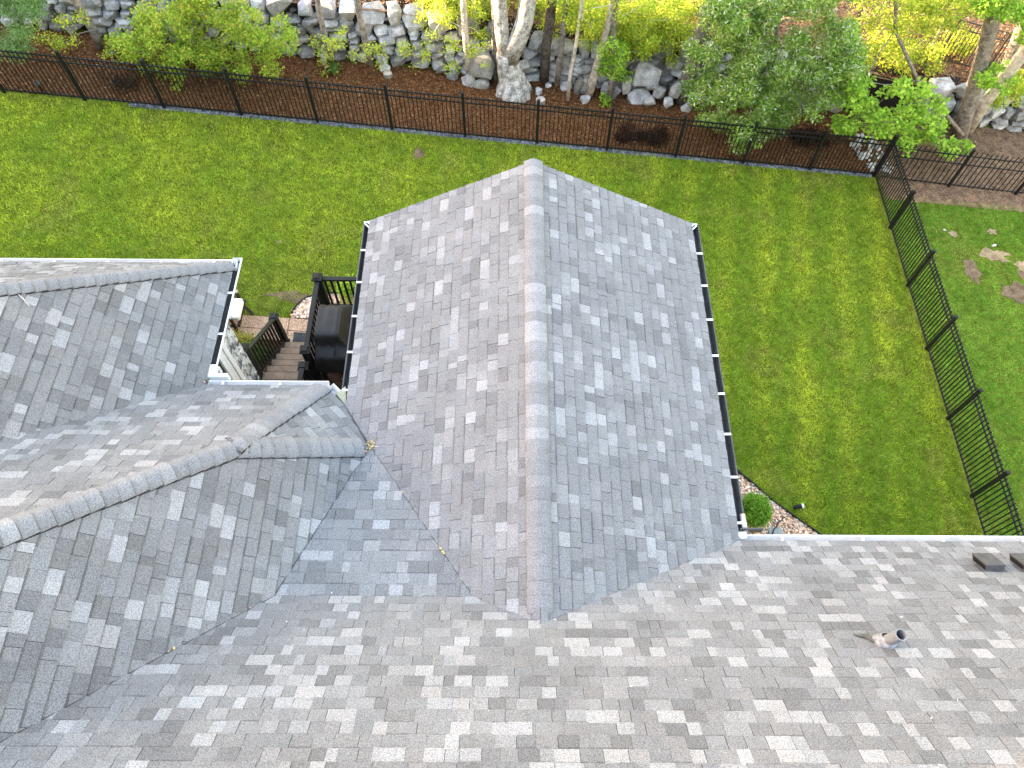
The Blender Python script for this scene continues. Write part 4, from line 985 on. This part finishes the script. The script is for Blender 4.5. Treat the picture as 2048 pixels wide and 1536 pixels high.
# dense sunlit young growth on the slope
def shrub(name, label, clusters, n, size, pal, mt=None, seed=1, group=None, stems_at=None, cat='shrub', bark=None, **kw):
    root = empty(name, label, cat, group); mm = MB(); r = random.Random(seed)
    twigs(mm, clusters, [Vector(stems_at)-Vector((0, 0, .03)), Vector(stems_at)+Vector((.03, .02, .12))], seed, .014)
    if mm.v: mm.build('stems', bark or M_BARKG, root, smooth=True)
    leaves('foliage', clusters, n, size, pal, mt or M_LEAF, root, seed, **kw); return root
def on_hill(px, py):
    p = aty(px, py, 18.5)
    for _ in range(12):
        z = float(hill_z(p[0], p[1])); p = atz(px, py, z)
    return p
hs = [(905, 30), (960, 45), (1075, 40), (1150, 55), (1230, 60), (1300, 55), (1350, 80), (1180, 15), (1040, 10), (1275, 95), (1330, 20), (1760, 120), (1830, 145), (1700, 160), (1985, 215), (2035, 200), (870, 10), (1900, 105)]
place = ['left of the massive pale trunk', 'behind the slim straight trunk', 'behind the dark rough trunk', 'behind the thin dappled trunk', 'behind the slender white trunk', 'behind the peeling trunk', 'left of the stout leaning trunk', 'at the top edge right of the dark trunk', 'in the fork of the massive trunk', 'above the mossy boulders', 'at the top edge left of the stout trunk', 'at the left end of the far sunlit fence', 'at the foot of the far sunlit fence', 'beside the glossy dark green tree', 'on the wall top at the right edge', 'at the right edge above the wall', 'near the thick brown trunk above the wall', 'in front of the middle of the far fence']
for i, (px, py) in enumerate(hs):
    p = on_hill(px, py); c = spray(rr_, (p[0], p[1], p[2]+.45), .55, 13, .2, .7)
    shrub('understory_bush', 'sunlit yellow-green bush on the leafy slope '+place[i], c, 1900, .065, YG, seed=60+i, group='young growth on the slope', stems_at=(p[0], p[1], p[2]))
# yellow-green shrub in front of the wall, left
poly = [(205, 75), (255, 60), (285, 15), (330, -30), (440, -30), (500, 20), (560, 40), (605, 75), (590, 110), (560, 135), (500, 165), (430, 170), (350, 175), (290, 150), (240, 105)]
cl = scatter_px(rr_, 195, 610, -30, 178, 15.35, 16.6, 160, .18, poly)
shrub('small_maple', 'broad yellow-green maple shrub spilling over the fence in front of the wall', cl, 30000, .066, [(.31, .45, .025), (.23, .38, .02), (.40, .49, .035), (.16, .29, .018), (.44, .42, .04)], seed=8, stems_at=(-7.3, 16.2, float(g0(-7.3, 16.2))), shell=.3)
cl = scatter_px(rr_, 205, 330, 65, 135, 15.7, 16.4, 14, .14)
shrub('maple_sapling', 'loose pale sapling leaves left of the broad yellow-green shrub', cl, 800, .055, YG, seed=81, stems_at=(-9.3, 16.3, float(g0(-9.3, 16.3))))
# green tree at the left edge
poly = [(-60, -40), (60, -40), (75, 10), (55, 60), (50, 95), (25, 120), (-60, 110)]
cl = scatter_px(rr_, -60, 75, -40, 122, 15.0, 15.9, 44, .26, poly)
tree('willow_leaved_tree', 'fresh green narrow-leaved tree at the left edge', [stem([(-40, 150), (-35, 80), (-30, 0), (-28, -60)], 15.7, .12, .08, 3)], M_BARKG, cl, 8500, .085, [(.16, .29, .07), (.21, .35, .10), (.12, .23, .05), (.27, .40, .15)], seed=9, aspect=.25, droop=1.0)
# glossy dark green tree
poly = [(1372, 150), (1392, 118), (1380, 95), (1415, 70), (1405, 30), (1450, -30), (1710, -30), (1735, 60), (1722, 130), (1680, 175), (1690, 200), (1650, 215), (1640, 248), (1585, 245), (1560, 262), (1530, 292), (1500, 272), (1470, 296), (1445, 262), (1400, 245), (1392, 200), (1362, 175)]
cl = scatter_px(rr_, 1360, 1738, -30, 292, 14.9, 16.3, 180, .25, poly)
tree('glossy_cherry_tree', 'glossy dark green tree hanging over the back fence', [stem([(1560, 240), (1545, 150), (1552, 60), (1560, -30)], 16.4, .08, .06, 3)], M_BARKG, cl, 58000, .09, DG+[(.50, .56, .36)], M_LEAFG, seed=10, aspect=.34, droop=.7, up=.9, shell=.3)
# bright green maple over the corner
poly = [(1655, 205), (1690, 150), (1740, 165), (1800, 165), (1850, 175), (1890, 205), (1900, 250), (1935, 295), (1915, 312), (1860, 300), (1800, 290), (1760, 262), (1700, 268), (1660, 250)]
cl = scatter_px(rr_, 1650, 1940, 148, 314, 14.7, 16.2, 88, .17, poly)
tree('bright_maple_tree', 'bright green broad-leaved maple over the fence corner', [stem([(1925, 270), (1880, 215), (1835, 160), (1790, 60)], 16.3, .06, .035, 2)], M_BARKG, cl, 5200, .105, BG, seed=11, aspect=.72, up=1.1, shell=.2)
for i, (px, py, lab) in enumerate(((2030, 30, 'leafy bough at the top right corner'), (2000, 165, 'small leafy sprig between the two right-hand trunks'))):
    cl = scatter_px(rr_, px-35, px+35, py-40, py+45, 15.9, 16.6, 12, .16); q = aty(px, py+60, 16.6)
    shrub('maple_sapling', lab, cl, 900, .09, BG, seed=90+i, stems_at=tuple(q), aspect=.7)
# small plants
for i, (px, py, s, pal, lab) in enumerate(((672, 147, .13, GR_, 'small green plant on the mulch below a thin trunk'), (1207, 207, .15, BG, 'bright green seedling with broad leaves at the foot of the grey trunk'))):
    q = edge_at(px, py); z = float(g0(*q)); shrub('seedling', lab, spray(rr_, (q[0], q[1], z+.16), s, 6, .09), 220, .085, pal, seed=100+i, stems_at=(q[0], q[1], z), aspect=.5, cat='plant')
# dark twiggy shrubs behind the fence
for i, (px, py, w, lab) in enumerate(((1280, 292, .75, 'low dark burgundy shrub behind the fence right of the gable tip'), (1620, 300, .6, 'dark burgundy shrub behind the fence under the glossy tree'), (235, 190, .5, 'sparse dark twiggy shrub behind the fence at the left'))):
    q = edge_at(px, py); q = (q[0], max(q[1]+.22, 15.05)); z = float(g0(*q))
    cl = [(q[0]+rr_.uniform(-w, w), q[1]+rr_.uniform(-.14, .25), z+rr_.uniform(.05, .30), .13) for _ in range(26)]
    shrub('burgundy_shrub', lab, cl, 6500 if i < 2 else 1100, .045, [(.022, .012, .009), (.035, .018, .012), (.06, .032, .018), (.014, .009, .008)], M_TINT, seed=110+i, stems_at=(q[0], q[1], z), aspect=.4, bark=M_BARKD)
# globe arborvitae: upright sprays in a dense ball
gx_, gy_ = edge_at(1500, 1030); gz = float(g0(gx_, gy_))
gl = empty('globe_shrub', 'round bright green globe evergreen in the pebble bed by the gutter', 'shrub')
mm = MB(); mm.tube([(gx_, gy_, gz), (gx_, gy_, gz+.3)], [.03, .02], 8); mm.build('stem', M_BARKG, gl)
cg = []
rg = random.Random(4)
for _ in range(150):
    a_ = rg.uniform(0, 6.28); ph = math.acos(rg.uniform(-.25, 1)); k = rg.uniform(.78, 1.0)
    cg.append((gx_+.27*k*math.sin(ph)*math.cos(a_), gy_+.27*k*math.sin(ph)*math.sin(a_), gz+.28+.29*k*math.cos(ph), .06))
leaves('foliage', cg, 9000, .05, [(.16, .33, .02), (.23, .44, .03), (.11, .24, .015), (.29, .50, .05)], M_LEAF, gl, 12, aspect=.35, up=.3)
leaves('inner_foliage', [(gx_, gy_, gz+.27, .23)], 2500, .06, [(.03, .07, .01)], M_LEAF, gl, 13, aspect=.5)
# gold and green shrub beside the stone pier, lime plant behind the grill
q = (-5.42, 7.98); z = float(g0(*q))
sheet('planting_bed', np.linspace(-6.2, -4.7, 12), np.linspace(6.6, 8.37, 12), M_MULCHB, .012, zf=g0)
shrub('gold_shrub', 'gold and green leafy shrub at the foot of the stone pier', spray(rr_, (q[0], q[1], z+.40), .36, 26, .11, .8), 2600, .05, [(.36, .30, .03), (.30, .33, .04), (.14, .22, .03), (.42, .32, .04)], seed=14, stems_at=(q[0], q[1], z))
shrub('dark_green_shrub', 'dark green shrub against the stair rail beside the gold shrub', spray(rr_, (-5.06, 7.72, z+.35), .26, 20, .11, .8), 2200, .05, GR_, seed=15, stems_at=(-5.06, 7.72, z))
q = edge_at(704, 596); z = float(g0(*q))
shrub('lime_plant', 'lime green plant seen through the north deck rail', spray(rr_, (q[0]+.15, q[1], z+.3), .3, 18, .12, .8), 1500, .06, [(.34, .50, .02), (.42, .55, .03), (.24, .40, .02)], seed=16, stems_at=(q[0]+.15, q[1], z))

# ------------------------------------------------------------------ scattered stuff: chips, litter, grass
def chips(name, X, Y, Z, size, pal, aspect, mt, label, cat, seed, flat=.25):
    r = np.random.default_rng(seed); n = len(X); C = np.stack([X, Y, Z], 1)
    nr = r.normal(size=(n, 3))*flat; nr[:, 2] = 1; nr /= np.linalg.norm(nr, axis=1)[:, None]
    t = r.normal(size=(n, 3)); t -= nr*np.sum(t*nr, 1)[:, None]; t /= np.linalg.norm(t, axis=1)[:, None]; b = np.cross(nr, t)
    L = size*r.uniform(.5, 1.5, (n, 1)); W = L*aspect
    V = np.stack([C-t*L/2, C+b*W/2, C+t*L/2, C-b*W/2], 1).reshape(-1, 3); Fc = np.arange(4*n).reshape(-1, 4)
    pal = np.array(pal); cc = pal[r.integers(len(pal), size=n)]*r.uniform(.7, 1.3, (n, 1))
    o = np_mesh(name, V, Fc, np.clip(cc, 0, .9), mt); tag(o, label, cat, kind='stuff'); return o
n = 52000; X = rng.uniform(-14, 9.8, n); Y = rng.uniform(MULCH_Y0, WALL_Y+.05, n)
k = (np.abs(Y-FY) > .06); X, Y = X[k], Y[k]
chips('mulch_chips', X, Y, g0(X, Y)+.03*(fbm(X, Y, 2.)-.4)+.022+.01*rng.random(len(X)), .045, [(.165, .074, .026), (.105, .045, .016), (.21, .098, .036), (.062, .027, .010), (.26, .135, .052), (.38, .23, .10)], .3, M_TINT, 'shredded brown mulch behind the back fence', 'mulch', 41)
n = 26000; X = rng.uniform(10, 16.5, n); Y = rng.uniform(13.95, WALL_Y+.1, n)
edge_ = 14.2-.25*fbm(X, Y, 1.1); k = Y > edge_
X, Y = X[k], Y[k]
chips('mulch_chips', X, Y, g0(X, Y)+.02*(fbm(X, Y, 2.)-.4)+.02+.01*rng.random(len(X)), .045, [(.16, .11, .075), (.11, .075, .05), (.21, .15, .10), (.07, .047, .032), (.27, .20, .13)], .3, M_TINT, 'faded brown mulch along the neighbouring fence', 'mulch', 42)
n = 60000; X = rng.uniform(-14, 18, n); Y = WALL_Y+.35+rng.random(n)**1.2*7
chips('leaf_litter', X, Y, hill_z(X, Y)+.06*(fbm(X, Y, 1.3)-.45)+.025+.015*rng.random(n), .075, [(.36, .20, .09), (.28, .15, .065), (.44, .28, .14), (.19, .10, .05), (.50, .36, .21), (.30, .12, .05)], .6, M_LEAF, 'fallen brown leaves covering the slope above the stone wall', 'leaf litter', 43, flat=.5)
# a few fallen petals and leaf bits caught in the valleys
def bits(pts, lab, pal=((.6, .42, .12), (.5, .45, .1), (.65, .35, .2)), k_=1.0):
    V = []; F_ = []; C_ = []
    r = random.Random(8)
    for (x, y, zf) in pts:
        z = zf(x, y)+.02; a_ = r.uniform(0, 6.28); s = k_*r.uniform(.007, .024); q = len(V)
        V += [(x+s*math.cos(a_+t)*(1 if j % 2 else .5), y+s*math.sin(a_+t)*(1 if j % 2 else .5), z+.006*j) for j, t in enumerate((0, 1.57, 3.14, 4.71))]
        F_.append((q, q+1, q+2, q+3)); C_.append(r.choice(pal))
    o = np_mesh('fallen_petals', np.array(V), np.array(F_), np.array(C_), M_TINT); tag(o, lab, 'petals', kind='stuff')
pts = []
for _ in range(26): pts.append((A[0]+rr_.gauss(.0, .05), A[1]+rr_.gauss(.0, .06), lambda x, y: max(z_GL(x, y), z_LD(x, y), z_T(x, y))))
for t_ in (.35, .36, .72, .74, .75, .9): pts.append((A[0]+(TR[0]-A[0])*t_, A[1]+(TR[1]-A[1])*t_, lambda x, y: max(z_GL(x, y), z_T(x, y))+.01))
for t_ in (.05, .06, .2, .21, .5): pts.append((TL[0]-t_*3.2, TL[1]-t_*3.2, lambda x, y: max(z_LE(x, y), z_M(x, y))+.01))
for _ in range(8): pts.append((WEx-.02+rr_.gauss(0, .03), LNy+.05+rr_.gauss(0, .04), lambda x, y: ZE+.01))
bits(pts, 'dry yellow petals caught in the roof valleys')
pts = []
for _ in range(34):
    x_, y_ = rr_.uniform(-2.5, 6), rr_.uniform(-.2, 2.4); pts.append((x_, y_, lambda x, y: max(z_M(x, y), min(z_GL(x, y), z_GR(x, y)), z_T(x, y) if x < 0 else 0)))
bits(pts, 'tiny white petals scattered over the roof slopes', ((.7, .68, .64), (.6, .58, .54)), .6)
tw = MB(); a_ = Vector((-6.0, 5.05, z_WE(-6.0, 5.05)+.07)); 
p1 = atz(40, 590, ZE+1.60); 
d = ray(40, 592); t_ = (ZE+WEx-CAMZ)/(d[2]+d[0]); p1 = Vector(CPOS+d*t_)
tw.tube([p1+Vector((0, 0, .03)), p1+Vector((.06, -.05, .0)), p1+Vector((.11, -.10, -.06))], [.006, .007, .004], 6)
tag(tw.build('twig', M_BONE), 'pale broken twig on the left wing below the hip caps', 'twig')

def patch(x, y, rx, ry, mt, seed, name='bare_soil'):
    r = random.Random(seed); mm = MB(); n = 18
    rx *= .8; ry *= .8
    pts = [(x+rx*math.cos(6.283*k/n)*r.uniform(.5, 1.3), y+ry*math.sin(6.283*k/n)*r.uniform(.5, 1.3)) for k in range(n)]
    mm.add([(a, b, float(g0(a, b))+.008) for a, b in pts], [tuple(range(n))]); tag(mm.build(name, mt), kind='structure')
M_BARE = mat('dry_soil', (.24, .175, .10), .95, var=.35, nscale=5, speck=.4, sscale=60, bump=.5, bscale=40)
M_BARED = mat('dark_soil', (.13, .088, .055), .95, var=.45, nscale=6, speck=.4, sscale=60, bump=.5, bscale=40)
BARE = [(12.55, 12.35, .62, .30, M_BARE), (13.35, 12.05, .45, .30, M_BARE), (11.75, 11.75, .28, .50, M_BARED), (12.75, 11.2, .55, .42, M_BARED), (13.2, 11.75, .3, .2, M_BARED), (11.6, 12.95, .16, .14, M_BARE), (12.75, 13.15, .18, .13, M_BARE)]
for i, b_ in enumerate(BARE): patch(*b_, 200+i)
patch(-2.28, 14.05, .16, .26, M_BARED, 220); patch(-5.2, 10.95, .10, .06, M_BARE, 221); patch(-4.7, 9.5, .7, .20, M_BARED, 222)
# lawn
def lawn_ok(X, Y):
    ok = (Y < MULCH_Y0-.12) | (X > 10)
    house_fp = ((X > GLx+.3) & (X < GRx-.3) & (Y < GN-.2)) | ((X < WX+.3) & (Y < WYn-.1)) | ((X < GRx) & (Y < 4.3)) | ((X > GRx-.3) & (Y < My-.3))
    ok &= ~house_fp
    ok &= ~inpoly(X, Y, bedR) & ~inpoly(X, Y, bedL)
    ok &= ~((X > -7.6) & (X < -3.3) & (Y > 6.5) & (Y < 8.95))
    ok &= ~((X > -3.7) & (X < GLx+.4) & (Y < 8.5))
    ok &= ~((X > 9.9) & (Y > 14.2-.25*fbm(X, Y, 1.1)))
    ok &= ~((X > 9.68) & (X < 9.97) & (rng.random(X.shape) < .45))
    return ok
def grass(name, x0, x1, y0, y1, dens, label, seed, neigh=False, zf=None):
    r = np.random.default_rng(seed); n = int((x1-x0)*(y1-y0)*dens); X = r.uniform(x0, x1, n); Y = r.uniform(y0, y1, n)
    big_ = fbm(X, Y, .55); mid = fbm(X+31, Y-17, 2.3); fine = vnoise(X, Y, 9.)
    thin = sstep(.60, .78, fbm(X+7, Y+3, 1.4))
    if neigh:
        bare = np.zeros(n)
        for bx, by, brx, bry, _m in BARE: bare = np.maximum(bare, sstep(1.35, .35, np.hypot((X-bx)/brx, (Y-by)/bry)))
        bare = bare*(fbm(X, Y, 3.) > .30)
    else:
        bare = .55*thin+.42*sstep(1, .3, np.hypot((X+4.9)/1.6, (Y-9.5)/.5))+.3*sstep(1, .3, np.hypot((X+3.9)/.9, (Y-10.3)/.4))*(fbm(X, Y, 3.) > .45)
        bare = np.maximum(bare, .9*sstep(1., .4, np.hypot((X+2.25)/.3, (Y-14.0)/.4)))
        bare = np.maximum(bare, .6*sstep(14.35, 14.66, Y)*(fbm(X, Y, 2.) > .42))
    k = lawn_ok(X, Y) & (r.random(n) > bare*.93); X, Y = X[k], Y[k]; n = len(X); big_, mid, fine, thin = big_[k], mid[k], fine[k], thin[k]
    Zg = (zf or g0)(X, Y)
    ang = r.uniform(0, 6.28, n)+3*mid; lean = r.uniform(.45, 1.3, n); L = r.uniform(.045, .085, n)*(1+.3*(mid-.5))*(.85 if neigh else 1)
    W = r.uniform(.006, .011, n)
    ca, sa = np.cos(ang), np.sin(ang); dx, dy, dz = ca*np.sin(lean), sa*np.sin(lean), np.cos(lean)
    B = np.stack([X, Y, Zg], 1); T = B+np.stack([dx, dy, dz], 1)*L[:, None]; P = np.stack([-sa, ca, np.zeros(n)], 1)*(W/2)[:, None]
    V = np.stack([B-P, B+P, T], 1).reshape(-1, 3); Fc = np.arange(3*n).reshape(-1, 3)
    c0 = np.array([.150, .280, .003]); c1 = np.array([.42, .51, .010]); c2 = np.array([.40, .35, .09])
    f = np.clip(.22+1.0*(big_-.40)+0.75*(mid-.48)+.5*(vnoise(X-9, Y+4, 7.)-.5)+.4*(r.random(n)-.5), 0, 1)[:, None]
    if neigh:
        c0 = np.array([.075, .235, .008]); c1 = np.array([.20, .38, .03]); f = np.clip(f+.25*np.sin((X*.94+Y*.34)*4.2)[:, None], 0, 1)
    else:
        st_ = (X > 2.8)*(.34*np.sin((X*.985-Y*.17)*6.4)); f = np.clip(f+st_[:, None]*.9-.16*(X > 2.8)[:, None], 0, 1)
        f = np.clip(f+.16*sstep(-3., -11., X)[:, None]+.20*sstep(8.3, 9.8, X)[:, None]*(Y < 14)[:, None], 0, 1)
    cc = c0+(c1-c0)*f; dry = ((r.random(n) < .12+.40*thin)*1.0)[:, None]
    if not neigh: dry = np.maximum(dry, ((r.random(n) < .38*sstep(1, .2, np.hypot((X+4.6)/2.0, (Y-9.8)/1.0)))*1.0)[:, None])
    cc = cc*(1-.6*dry)+c2*.6*dry; cc *= (r.uniform(.55, 1.45, n)*(.72+.56*vnoise(X, Y, 13.))*(.9+.2*vnoise(X+5, Y, 4.7)))[:, None]
    o = np_mesh(name, V, Fc, cc, M_GRASS); tag(o, label, 'grass', kind='stuff'); return o
grass('lawn_grass', -13.5, 9.8, 8.2, 14.8, 2500, 'mown yellow-green lawn grass behind the house', 51)
grass('lawn_grass', 2.4, 9.8, 2.4, 8.2, 2500, 'striped mown lawn grass right of the gable', 52)
grass('lawn_grass', -4.6, -2.0, 6.0, 8.2, 600, 'shaded grass under the deck edge', 55)
grass('lawn_grass', 9.9, 14.6, 3.6, 14.4, 2400, 'deeper green neighbouring lawn beyond the side fence', 53, neigh=True)
grass('hill_grass', 11.5, 19, 19.9, 24.5, 700, 'sunlit grass beyond the far fence at the upper right', 57, neigh=True, zf=lambda x, y: hill_z(x, y)+.05)
mm_obj = [o for o in sc.objects if o.type == 'MESH']
print('objects', len(sc.objects), 'tabs', len(tabs), 'stones', nst, 'polys', sum(len(o.data.polygons) for o in mm_obj))
